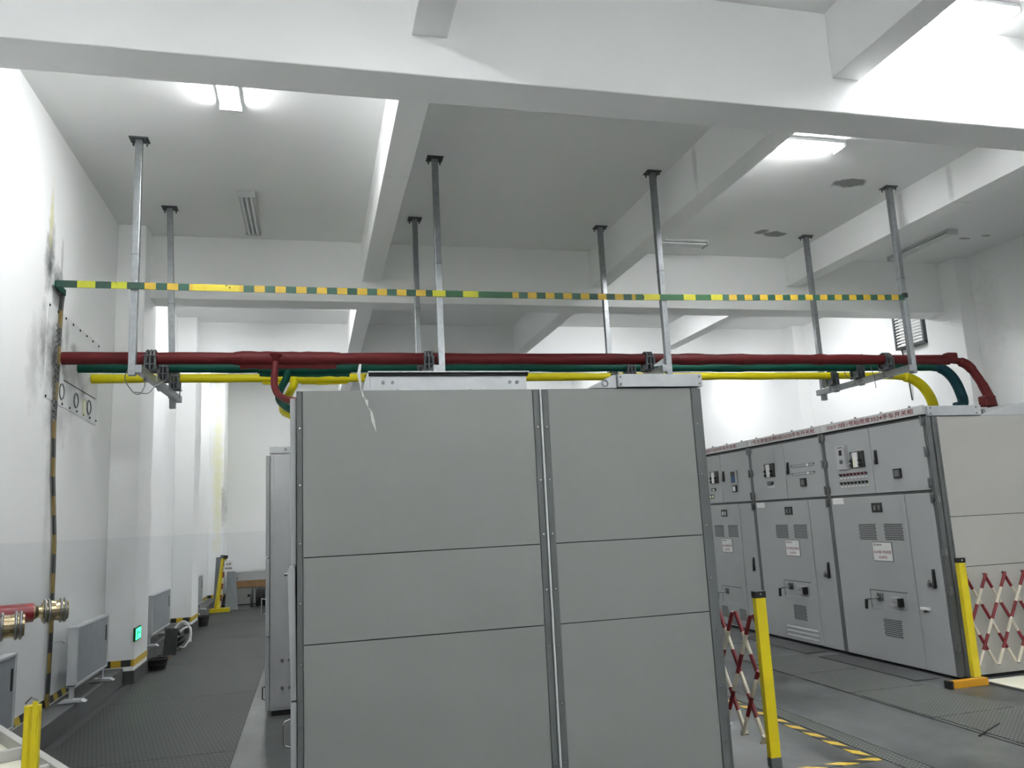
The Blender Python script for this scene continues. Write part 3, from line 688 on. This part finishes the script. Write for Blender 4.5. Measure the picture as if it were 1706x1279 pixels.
def hanger(x, side, label, wires=False, lean=0.):
    """two ceiling poles carrying a crossbar on which the pipe clamps stand"""
    r = thing('pipe_hanger', (x, 8.17, ZC), label, 'pipe hanger', 'galvanised pipe hangers')
    for y, nm in ((8.17, 'near'), (9.97, 'far')):
        ln = lean if nm == 'far' else 0.
        mb = MB().bar((x+ln, y, 3.235 if nm == 'near' else 3.175), (x, y, ZC-.012), .066, .066, 0, (0, 1, 0))
        p = mb.build('pole', galv_m, r, .004)
        mb = MB().box(x-.09, x+.09, y-.07, y+.07, ZC-.012, ZC)
        for sx in (-.065, .065):
            for sy in (-.045, .045): mb.cyl((x+sx, y+sy, ZC-.05), (x+sx, y+sy, ZC-.012), .009, 8)
        mb.build('ceiling_plate', clamp_m, p, .001)
        MB().box(x+ln*.5-.036, x+ln*.5+.036, y-.036, y+.036, 4.45, 4.456).build('pole_joint', trim_m, p)
    bx = x+side*.062
    MB().bar((bx, 8.12, 3.296), (bx+lean, 10.02, 3.290), .064, .078).build('crossbar', galv_m, r, .003)
    for y, rr in ((8.52, .064), (9.08, .053), (9.62, .05)): clamp(r, bx+side*.03+lean*(y-8.2)/1.8, y, rr, 3.336)
    if 3 < x < 5: MB().prism([(x-.18, 8.20, 3.335), (x-.03, 8.20, 3.335), (x-.03, 8.20, 3.43)], (0, .006, 0)).build('gusset', galv_m, r)
    if wires:
        mb = MB(); q = bx+side*.09
        if side > 0:
            mb.tube(bez([(x-.02, 8.3, 3.40), (x-.09, 8.3, 3.25), (x-.04, 8.32, 3.13), (x+.03, 8.34, 3.08), (x+.08, 8.36, 3.17), (x+.06, 8.4, 3.30)]), .005, 6)
            mb.tube(bez([(x+.0, 8.32, 3.10), (x+.10, 8.4, 3.10), (x+.16, 8.45, 3.18), (x+.24, 8.5, 3.24)]), .005, 6)
        else:
            mb.tube(bez([(x-.16, 9.30, 3.60), (x-.12, 9.28, 3.42), (x-.05, 9.25, 3.34)]), .005, 6)
            mb.tube(bez([(x-.22, 8.8, 3.62), (x-.12, 8.78, 3.45), (x-.10, 8.76, 3.30), (x-.09, 8.76, 3.15)]), .005, 6)
            mb.tube(bez([(x-.02, 9.95, 3.55), (x-.0, 9.9, 3.40), (x+.06, 9.85, 3.28)]), .005, 6)
        mb.build('loose_wire', steel_m, r)
hanger(-1.68, 1, 'leftmost galvanised pipe hanger, beside the stained left wall', True, .085)
hanger(1.34, -1, 'second galvanised pipe hanger from the left, above the centre cabinet')
hanger(3.95, -1, 'third galvanised pipe hanger from the left, by the right edge of the centre cabinet')
hanger(7.25, -1, 'rightmost galvanised pipe hanger, above the right cabinets', True)

# ------------------------------------------------------------------ taped earthing strip
r = thing('earthing_strip', (-2.36, 8.12, 4.1), 'flat earthing strip taped green and yellow, strung across the poles and down the left wall', 'earthing strip')
mb = MB(); xs = [-2.36, -1.0, .5, 2.0, 3.5, 5.0, 6.2, 7.22]; zz = [4.125, 4.118, 4.112, 4.110, 4.118, 4.145, 4.172, 4.195]
for i in range(len(xs)-1):
    mb.prism([(xs[i], 8.115, zz[i]-.034), (xs[i+1], 8.115, zz[i+1]-.034), (xs[i+1], 8.115, zz[i+1]+.034), (xs[i], 8.115, zz[i]+.034)], (0, .012, 0))
mb.build('horizontal_strip', strap_m, r)
mb = MB().prism([(-2.37, 8.10, 4.09), (-2.37, 8.42, 4.09), (-2.37, 8.42, 4.15), (-2.37, 8.10, 4.15)], (.012, 0, 0))
mb.build('corner_bracket', green_m, r)
mb = MB(); L = [(8.40, 4.14), (8.36, 3.95), (8.34, 3.4), (8.31, 2.8), (8.36, 2.3), (8.49, 1.70), (8.52, .9), (8.50, .2)]
for (a, b), (c, d) in zip(L[:-1], L[1:]): mb.bar((-2.375, a, b), (-2.375, c, d), .008, .05, 0, (1, 0, 0)) if False else mb.prism([(-2.385, a-.028, b), (-2.385, a+.028, b), (-2.385, c+.028, d), (-2.385, c-.028, d)], (.02, 0, 0))
mb.build('vertical_strip', strapz_m, r)
MB().box(7.20, 7.26, 8.10, 8.14, 4.19, 4.25).build('end_clip', black_m, r)
# thin cable chain beside it
mb = MB()
for k in range(34): mb.ring((-2.365, 8.25, 3.75-.028*k), (1, 0, 0) if k % 2 else (0, 1, 0), .014, .0045, 10, 6)
tag(mb.build('hanging_chain', steel_m), 'thin sooty chain hanging at the pipe entry on the left wall', 'chain')

# ------------------------------------------------------------------ wall entry plate
r = thing('wall_entry_plate', (-2.4, 9.0, 3.45), 'sooty sheet metal plate on the left wall where the three pipes enter', 'wall plate')
MB().prism([(XL, 8.03, 3.93), (XL, 9.90, 3.93), (XL, 9.88, 2.98), (XL, 8.03, 3.02)], (.006, 0, 0)).build('plate', sooty_m, r, .001)
for k in range(8):
    for z in (3.90, 3.03): MB().cyl((XL+.006, 8.07+.255*k, z), (XL+.014, 8.07+.255*k, z), .012, 8).build('bolt', dark_m, r)
for y, z in ((8.55, 3.17), (9.05, 3.16), (9.55, 3.16)): MB().ring((XL+.008, y, z-.02), (1, 0, 0), .075, .008, 24, 6).build('knockout_ring', trim_m, r)
MB().box(XL+.006, XL+.012, 9.30, 9.42, 3.02, 3.2).build('pale_sticker', cream_m, r)
MB().box(XL+.006, XL+.010, 8.6, 9.8, 3.27, 3.278).build('plate_seam', dark_m, r)

# ================================================================== CEILING LAMPS
def lamp(x, y, along, on, label):
    L = .64
    r = thing('fluorescent_lamp', (x, y, ZC), label, 'ceiling lamp', 'triple tube ceiling lamps')
    def bx(a0, a1, b0, b1, z0, z1): return (x+a0, x+a1, y+b0, y+b1, z0, z1) if along == 'x' else (x+b0, x+b1, y+a0, y+a1, z0, z1)
    MB().box(*bx(-L, L, -.095, .095, ZC-.034, ZC)).build('housing', fixture_m, r, .003)
    for sgn in (-1, 1):
        MB().box(*bx(sgn*L-.012, sgn*L+.012, -.10, .10, ZC-.078, ZC)).build('end_cap', fixture_m, r, .003)
    for k in (-1, 0, 1):
        if along == 'x': a, b = (x-L+.012, y+.055*k, ZC-.055), (x+L-.012, y+.055*k, ZC-.055)
        else: a, b = (x+.055*k, y-L+.012, ZC-.055), (x+.055*k, y+L-.012, ZC-.055)
        MB().cyl(a, b, .015, 12).build('tube', tube_m if on else tubeoff_m, r)
    return r
lamp(-.72, 6.66, 'y', True, 'lit tube lamp half hidden by the near cross beam, left bay')
lamp(5.15, 7.18, 'x', True, 'lit tube lamp just beyond the near cross beam, right bay')
lamp(5.04, 4.78, 'x', True, 'lit tube lamp in the upper right corner before the cross beam')
lamp(-.74, 9.98, 'y', False, 'unlit triple tube lamp between the two left hangers')
lamp(5.15, 10.38, 'x', False, 'unlit tube lamp on the ceiling beside the third beam')
lamp(9.39, 10.06, 'y', False, 'unlit long tube lamp near the right wall')
lamp(-.80, 2.3, 'y', True, 'lit tube lamp before the near cross beam on the left')
lamp(-.74, 13.4, 'y', True, 'lit tube lamp in the left bay just beyond the far cross beam')
lamp(-.74, 19.0, 'y', True, 'lit tube lamp in the left bay nearest the back wall')
lamp(5.9, 13.4, 'x', True, 'lit tube lamp in the third bay just beyond the far cross beam')
lamp(5.9, 19.8, 'x', True, 'lit tube lamp in the third bay nearest the back wall')
lamp(8.8, 13.4, 'y', True, 'lit tube lamp in the right bay just beyond the far cross beam')
lamp(9.2, 18.5, 'y', True, 'lit tube lamp in the right bay nearest the back wall')
lamp(9.4, 4.2, 'y', True, 'lit tube lamp before the near cross beam by the right wall')
lamp(2.4, -.1, 'x', True, 'unseen tube lamp added as fill light above the camera side of the hall')  # added out of view to light the centre cabinet's end face
lamp(6.2, -.1, 'x', True, 'unseen tube lamp added as fill light above the camera side, towards the right wall')  # second added fill lamp, out of view
lamp(-.8, -2.2, 'y', True, 'unseen tube lamp added as fill light behind the camera by the left wall')  # added behind the camera to lift the ambient light
lamp(4.0, -2.2, 'x', True, 'unseen tube lamp added as fill light behind the camera towards the right')  # another unseen lamp, added for flatter light

# ================================================================== RADIATORS
def radiator(y0, y1, label):
    r = thing('radiator', (-2.28, y0, .19), label, 'radiator', 'white panel radiators on the left wall')
    B(-2.245, -2.175, y0+.02, y1-.02, .36, .86).build('panel', radf_m, r, .004)
    B(-2.255, -2.165, y0, y0+.03, .335, .88).build('end_cap', rad_m, r, .008); B(-2.255, -2.165, y1-.03, y1, .335, .88).build('end_cap', rad_m, r, .008)
    B(-2.255, -2.168, y0, y1, .862, .885).build('top_rail', rad_m, r, .005)
    B(-2.255, -2.168, y0, y1, .335, .36).build('bottom_rail', rad_m, r, .005)
    B(-2.178, -2.172, y1-.10, y1-.06, .62, .78).build('valve_slot', dark_m, r)
    for y in (y0+.05, y1-.05):
        mb = MB().prism([(-2.33, y-.05, .195), (-2.08, y-.05, .195), (-2.12, y-.05, .22), (-2.28, y-.05, .23)], (0, .10, 0)).box(-2.235, -2.195, y-.02, y+.02, .22, .34)
        mb.build('foot', rad_m, r, .005)
    MB().tube([(-2.28, y0-.01, .75), (-2.29, y0-.06, .77), (-2.39, y0-.08, .77), (-2.39, y0-.10, .45)], .007, 8).build('power_cord', rad_m, r)
radiator(5.5, 6.98, 'nearest radiator on the left wall, cut by the left edge')
radiator(8.60, 9.80, 'radiator beside the taped vertical strip, before the first column')
radiator(12.3, 13.75, 'radiator between the first and second column')
radiator(16.5, 17.6, 'farthest radiator, beyond the second column')

# exit sign on the first column
r = thing('exit_sign', (-2.055, 10.7, .56), 'small glowing green running man exit sign low on the column', 'exit sign')
B(-2.06, -2.035, 10.52, 10.86, .485, .64).build('housing', exitd_m, r, .003)
mb = MB(); x = -2.034
mb.box(x-.002, x, 10.55, 10.83, .50, .625)
mb.build('lit_panel', exit_m, r)
mb = MB(); X1 = -2.031
mb.prism([(X1, 10.60, .52), (X1, 10.65, .52), (X1, 10.65, .605), (X1, 10.60, .605)], (.001, 0, 0))
mb.prism([(X1, 10.73, .55), (X1, 10.78, .57), (X1, 10.73, .59)], (.001, 0, 0)).box(X1, X1+.001, 10.67, 10.73, .563, .577)
mb.build('running_man_mark', exitd_m, r)

# louvred fan unit on the right wall beyond the far beam
r = thing('fan_louvre', (10.6, 12.0, 4.8), 'box with horizontal louvres high on the right wall under the far beam', 'fan unit')
x0 = 10.67
MB().box(x0, XR, 11.66, 11.70, 4.5, 5.2).box(x0, XR, 12.36, 12.40, 4.5, 5.2).box(x0, XR, 11.7, 12.36, 5.16, 5.2).box(x0, XR, 11.66, 12.4, 4.46, 4.5, 1).build('frame', [clamp_m, black_m], r, .003)
for k in range(11):
    z = 4.51+.058*k
    MB().prism([(x0+.012, 11.70, z), (x0+.03, 11.70, z+.042), (x0+.034, 11.70, z+.042), (x0+.016, 11.70, z)], (0, .66, 0)).build('slat', white_m, r)
B(XR-.02, XR-.005, 11.7, 12.36, 4.5, 5.16).build('back_plate', white_m, r)
MB().tube(bez([(x0+.05, 12.30, 4.46), (x0+.06, 12.28, 4.3), (x0+.08, 12.27, 4.1), (XR-.03, 12.27, 3.7), (XR-.02, 12.27, 3.5)]), .012, 8).build('power_cable', black_m, r)

# ================================================================== SAFETY BARRIERS
def lattice(r, p0, d, length, sp, ph, zt=.965, zb=.135):
    """scissor lattice of striped tubes, running from p0 along d; ph = distance of the first peak"""
    p0, d = V(p0), V(d).normalized(); nrm = d.cross(ZU)
    def bar_(a, b, off):
        off = nrm*off; A = p0+d*a+ZU*zt+off; Bq = p0+d*b+ZU*zb+off
        ts = sorted([(0-a)/(b-a), (length-a)/(b-a)]); lo = max(0., ts[0]); hi = min(1., ts[1])
        if hi-lo < .03: return
        cuts = [0, .16, .33, .5, .66, .83, 1.]; P = [A.lerp(Bq, lo)]; sm = []
        for q in range(6):
            if cuts[q+1] <= lo or cuts[q] >= hi: continue
            P.append(A.lerp(Bq, min(hi, cuts[q+1]))); sm.append(q % 2)
        MB().tube(P, .0145, 12, 0, True, 1., sm).build('lattice_bar', [barred_m, barwht_m], r)
    n_ = int(length/sp)+3
    for k in range(-3, n_):
        t = ph+k*sp; bar_(t, t+2*sp, -.012); bar_(t, t-2*sp, .012)
    for k in range(0, n_-2):
        for t in (0, .5, 1):
            u = ph+k*sp
            if u > length: continue
            c = p0+d*u+ZU*(zt-(zt-zb)*t); MB().cyl(c-nrm*.028, c+nrm*.028, .006, 8).build('rivet', steel_m, r)
def post(r, x, y, m=ypost_m, cap=True, h=1.13, rot=0):
    mb = MB().box(x-.038, x+.038, y-.024, y+.024, .03, h-(.04 if cap else 0))
    p = mb.build('post', m, r, .004)
    mb = MB()
    for dx in (-.022, .0, .022): mb.box(x+dx-.002, x+dx+.002, y-.0255, y-.024, .05, h-.05)
    if cap:
        MB().box(x-.041, x+.041, y-.027, y+.027, h-.045, h).cyl((x, y-.028, h-.02), (x, y-.026, h-.02), .006, 8, 1).build('cap', [black_m, chrome_m], r, .004)
    MB().box(x-.04, x+.04, y-.026, y+.026, 0, .06).build('post_foot', trim_m, r, .003)
r = thing('safety_barrier', (2.965, 5.03, 0), 'yellow post with red and white lattice beside the centre cabinet', 'safety barrier', 'folding safety barriers')
post(r, 2.962, 5.03); lattice(r, (2.935, 5.065, 0), (-.03, 1, 0), 1.2, .235, .03)
r = thing('safety_barrier', (5.95, 6.40, 0), 'yellow post with red and white lattice reaching out of view on the right', 'safety barrier', 'folding safety barriers')
post(r, 5.93, 6.42); lattice(r, (5.965, 6.45, 0), (1, .0, 0), 1.3, .225, .03)
MB().box(5.55, 5.96, 6.31, 6.37, .0, .065).build('foot_bar', ypost2_m, r, .004); MB().box(5.53, 5.575, 6.305, 6.375, 0, .07).build('foot_cap', black_m, r, .004)
r = thing('barrier_post', (-.925, 3.1, 0), 'bare yellow barrier post at the lower left corner', 'barrier post')
p = B(-.930, -.884, 3.08, 3.11, .02, 1.165)
p.box(-.927, -.911, 3.076, 3.08, .02, 1.165); p.box(-.903, -.887, 3.072, 3.08, .02, 1.18)
p.build('post', ypost_m, r, .004)
B(-.98, -.84, 3.02, 3.19, 0, .02).build('base_plate', trim_m, r, .002)
MB().tube([(-.925, 3.078, 1.175), (-.905, 3.07, 1.195), (-.888, 3.078, 1.18)], .003, 6).build('wire_tie', steel_m, r)
# folded barrier far down the aisle
r = thing('safety_barrier', (-2.0, 18.85, 0), 'folded yellow barrier with a white notice far down the left aisle', 'safety barrier', 'folding safety barriers')
mb = MB().bar((-2.03, 18.85, .07), (-1.90, 18.95, 1.17), .10, .08); mb.build('post', ypost_m, r, .004)
mb = MB().bar((-1.905, 18.945, 1.14), (-1.895, 18.95, 1.21), .20, .10); mb.build('cap', black_m, r, .004)
B(-2.25, -1.76, 18.78, 18.92, .0, .09).build('foot_bar', ypost_m, r, .004)
for k in range(8):
    t = k/8; MB().bar((-1.955+.08*t, 18.84, .12+.98*t), (-1.955+.08*(t+.125), 18.84, .12+.98*(t+.125)), .025, .03).build('lattice_bar', barred_m if k % 2 else barwht_m, r)
sg = B(-1.88, -1.70, 18.80, 18.805, .86, 1.10).build('notice', paper_m, r)
text_part('notice_lettering', '止步', sg, (-1.79, 18.796, 1.02), (1, 0, 0), ZU, .12, .05, text_blk_m)
text_part('notice_lettering', '高压危险', sg, (-1.79, 18.796, .93), (1, 0, 0), ZU, .14, .04, text_blk_m)
# things leaning and stored at the far end
mb = MB().prism([(-1.90, 19.2, .0), (-1.62, 19.25, .0), (-1.70, 19.45, .82), (-1.88, 19.40, .86)], (0, .012, 0))
tag(mb.build('leaning_sheet', leanplate_m), 'grey sheet leaning against the wall behind the folded barrier', 'metal sheet')
mb = MB().prism([(-2.16, 19.3, .0), (-2.0, 19.35, .0), (-2.02, 19.5, 1.16), (-2.12, 19.45, 1.16)], (0, .02, 0))
tag(mb.build('leaning_board', leanplate_m), 'tall narrow grey board leaning upright behind the folded barrier', 'metal sheet')
r = thing('storage_cabinet', (-1.2, 20.6, 0), 'grey box on the floor at the far end, carrying a wooden skid', 'storage box')
B(-1.80, -.75, 20.3, 21.0, .02, .40).build('body', cab_m, r, .005); B(-1.78, -.77, 20.33, 20.98, 0, .02).build('base', dark_m, r)
B(-1.5, -1.44, 20.29, 20.3, .18, .24).build('handle', black_m, r)
r = thing('wooden_skid', (-1.3, 20.6, .40), 'brown wooden skid lying on the grey box at the far end', 'wooden skid')
B(-1.98, -.72, 20.28, 20.40, .40, .535).build('beam', wood_m, r, .004); B(-1.98, -.72, 20.85, 20.97, .40, .535).build('beam', wood_m, r, .004)
B(-1.95, -.75, 20.28, 20.97, .535, .555).build('deck', wood_m, r, .003)
r = thing('metal_case', (-1.3, 20.6, .555), 'long grey metal case resting on the wooden skid at the far end', 'metal case')
B(-1.94, -.70, 20.34, 20.95, .556, .77).build('body', cabf_m, r, .006); B(-1.08, -.94, 20.333, 20.34, .64, .74).build('label_plate', strip_m, r)
B(-1.76, -1.72, 20.33, 20.34, .60, .64).build('catch', steel_m, r)
mb = MB()
for k in range(9): mb.ring((-1.02, 19.55, .22), (1, 0, 0), .12+.01*(k % 3), .045, 26, 8) if k == 0 else mb.ring((-1.30+.075*k, 19.55, .215), (1, .05, 0), .165, .042, 26, 8)
tag(mb.build('hose_coil', rubber_m), 'thick black coil of hose on the floor at the far end', 'hose coil')
tag(MB().cyl((-1.37, 19.55, .215), (-1.33, 19.55, .215), .21, 24).build('reel_disc', pit_m), 'dark round reel end beside the black coil', 'reel')
tag(MB().prism([(-.98, 19.4, .425), (-.80, 19.4, .425), (-.84, 19.4, .56), (-.92, 19.4, .58)], (0, .12, 0)).build('white_bag', paper_m, None, .01), 'small white bag resting on the black hose coil', 'bag')
mb = MB().tube(bez([(-1.98, 19.9, .04), (-2.0, 20.0, .2), (-1.9, 19.95, .30), (-1.85, 19.9, .1), (-2.02, 19.9, .05), (-1.92, 20.05, .22), (-1.84, 20.0, .32)]), .035, 8)
tag(mb.build('cable_heap', rubber_m), 'dark heap of cable beside the grey box at the far end', 'cable')
# clutter by the kerb
def bucket(x, y, r0, r1, h, label, m=rubber_m):
    mb = MB(); n_ = 24
    o_ = [V((x+math.cos(2*math.pi*i/n_)*r1, y+math.sin(2*math.pi*i/n_)*r1, h)) for i in range(n_)]
    i_ = [V((x+math.cos(2*math.pi*i/n_)*(r1-.012), y+math.sin(2*math.pi*i/n_)*(r1-.012), h)) for i in range(n_)]
    b_ = [V((x+math.cos(2*math.pi*i/n_)*r0, y+math.sin(2*math.pi*i/n_)*r0, 0)) for i in range(n_)]
    c_ = [V((x+math.cos(2*math.pi*i/n_)*(r0-.012), y+math.sin(2*math.pi*i/n_)*(r0-.012), .012)) for i in range(n_)]
    for A, C_ in ((b_, o_), (o_, i_), (i_, c_)):
        mb.add(A+C_, [(j, (j+1) % n_, n_+(j+1) % n_, n_+j) for j in range(n_)], 0, True)
    mb.add(b_, [tuple(range(n_))]); mb.add(c_, [tuple(range(n_))])
    mb.ring((x, y, h), (0, 0, 1), r1, .01, 24, 6); mb.ring((x, y, h*.5), (0, 0, 1), (r0+r1)/2+.002, .007, 24, 6)
    return tag(mb.build('basin', m), label, 'basin')
bucket(-1.96, 11.55, .10, .13, .13, 'low black basin on the floor beside the first column')
bucket(-2.0, 16.3, .09, .12, .18, 'small dark basin on the floor beside the second column')
mb = MB().prism([(-2.10, 12.75, 0), (-1.92, 12.72, 0), (-1.90, 12.80, .36), (-2.08, 12.86, .37)], (0, .03, 0))
tag(mb.build('dark_board', pit_m, None, .003), 'small dark board leaning on the kerb under the middle radiator', 'board')
mb = MB().tube(bez([(-2.1, 13.4, .03), (-2.05, 13.5, .30), (-1.92, 13.55, .38), (-1.82, 13.5, .2), (-1.9, 13.4, .02), (-2.0, 13.35, .05)]), .014, 8)
mb.tube(bez([(-2.12, 13.7, .02), (-2.0, 13.75, .22), (-1.88, 13.8, .26), (-1.86, 13.7, .05)]), .02, 8)
tag(mb.build('cable_loop', white_m), 'loops of pale cable standing on the floor before the second column', 'cable')
mb = MB().tube(bez([(-2.12, 13.25, .03), (-1.95, 13.2, .1), (-1.9, 13.35, .16), (-2.05, 13.45, .12), (-2.1, 13.3, .2), (-1.95, 13.3, .24)]), .035, 8)
tag(mb.build('cable_heap', rubber_m), 'tangled black cable heap under the middle radiator', 'cable')
mb = MB(); rnd = random.Random(5)
for k in range(46):
    x = rnd.uniform(-2.14, -1.95); y = rnd.uniform(12.0, 13.6); s_ = rnd.uniform(.008, .024)
    mb.prism([(x-s_, y-s_, 0), (x+s_, y-s_*.6, 0), (x+s_*.7, y+s_, 0), (x-s_*.5, y+s_*.8, 0)], (0, 0, s_*.8), k % 2)
o = tag(mb.build('rubble', [pit_m, wood_m]), 'scattered crumbs of rubble on the floor below the middle radiator', 'rubble'); o['kind'] = 'stuff'

# ================================================================== BREAKER HANDCART, LOWER LEFT
def frame2(o, ang):
    c, s = math.cos(ang), math.sin(ang); o = V(o)
    return lambda u, v, w: o+V((c*u-s*v, s*u+c*v, w))
r = thing('breaker_handcart', (-1.7, 3.9, 0), 'breaker handcart at the left edge with red arms ending in brass contacts', 'breaker handcart')
def contact(tip, ang, L, R0):
    """tulip contact: finger cage with spring rings, end face at tip"""
    f = frame2(tip, ang); s = R0/.045
    arm = MB().tube([f(-L, 0, 0), f(-.122*s, 0, 0)], [.050*s, .037*s], 24)
    arm = arm.build('contact_arm', glossred_m, r)
    MB().tube([f(-.126*s, 0, 0), f(-.118*s, 0, 0), f(-.105*s, 0, 0), f(-.088*s, 0, 0)], [.030*s, .030*s, .022*s, .024*s], 24).build('arm_collar', brass_m, arm)
    k = 18; mb = MB()
    for i in range(k):
        a = 2*math.pi*i/k; w = .0062*s
        prof = [(-.092, .030, .040), (-.082, .030, .043), (-.045, .031, .0385), (-.016, .030, .042), (.0, .026, .037)]
        for (u0, a0, b0), (u1, a1, b1) in zip(prof[:-1], prof[1:]):
            P = []
            for (u_, ri, ro) in ((u0, a0, b0), (u1, a1, b1)):
                for rr, dw in ((ri, -1), (ri, 1), (ro, 1), (ro, -1)):
                    rr *= s; P.append(f(u_*s, rr*math.cos(a)-dw*w*math.sin(a), rr*math.sin(a)+dw*w*math.cos(a)))
            mb.add(P, [(0, 1, 2, 3), (7, 6, 5, 4), (0, 4, 5, 1), (1, 5, 6, 2), (2, 6, 7, 3), (3, 7, 4, 0)])
    mb.build('contact_finger', brass_m, arm)
    ax = f(1, 0, 0)-f(0, 0, 0)
    for u_ in (-.082, -.068, -.026, -.012): MB().ring(f(u_*s, 0, 0), ax, .0445*s, .005*s, 30, 8).build('spring_ring', steel_m, arm)
contact((-.985, 3.74, 1.420), math.radians(22), 1.0, .0455)
contact((-1.02, 3.34, 1.405), math.radians(18), .8, .0465)
f = frame2((-.975, 3.745, 0), math.radians(30))
def obox(f, u0, u1, v0, v1, w0, w1, m=0):
    return [f(u, v, w) for u in (u0, u1) for v in (v0, v1) for w in (w0, w1)]
BOXF = [(0, 1, 3, 2), (4, 6, 7, 5), (0, 4, 5, 1), (2, 3, 7, 6), (0, 2, 6, 4), (1, 5, 7, 3)]
def ob(mb, *a, m=0): mb.add(obox(f, *a), BOXF, m); return mb
mb = MB(); ob(mb, -.72, -.02, -.36, 1.38, .74, .76); ob(mb, -.72, -.02, -.36, 1.38, .35, .70, m=1)
tr = mb.build('deck', [cream_board_m, dark_m], r)
mb = MB(); ob(mb, -.035, 0, -.36, 1.38, .70, .815)
for v in (-.36, .06, .48, .9, 1.35): ob(mb, -.72, -.035, v, v+.03, .76, .81)
mb.build('flange', mat('beige_sheet', (176, 177, 172), .45), r, .003)
mb = MB()
for v in (-.2, .1, .4, .7, 1.0, 1.3): ob(mb, .0, .002, v, v+.03, .765, .775)
mb.build('slot', dark_m, r)
mb = MB(); ob(mb, -.72, -.45, -.2, .7, .76, 1.7); mb.build('breaker_housing', cab_m, r, .01)
mb = MB()
for u, v in ((-.1, -.25), (-.1, 1.2), (-.6, -.25), (-.6, 1.2)): mb.cyl(f(u, v-.03, .08), f(u, v+.03, .08), .08, 20); ob(mb, u-.03, u+.03, v-.03, v+.03, .1, .36)
mb.build('wheel', rubber_m, r)
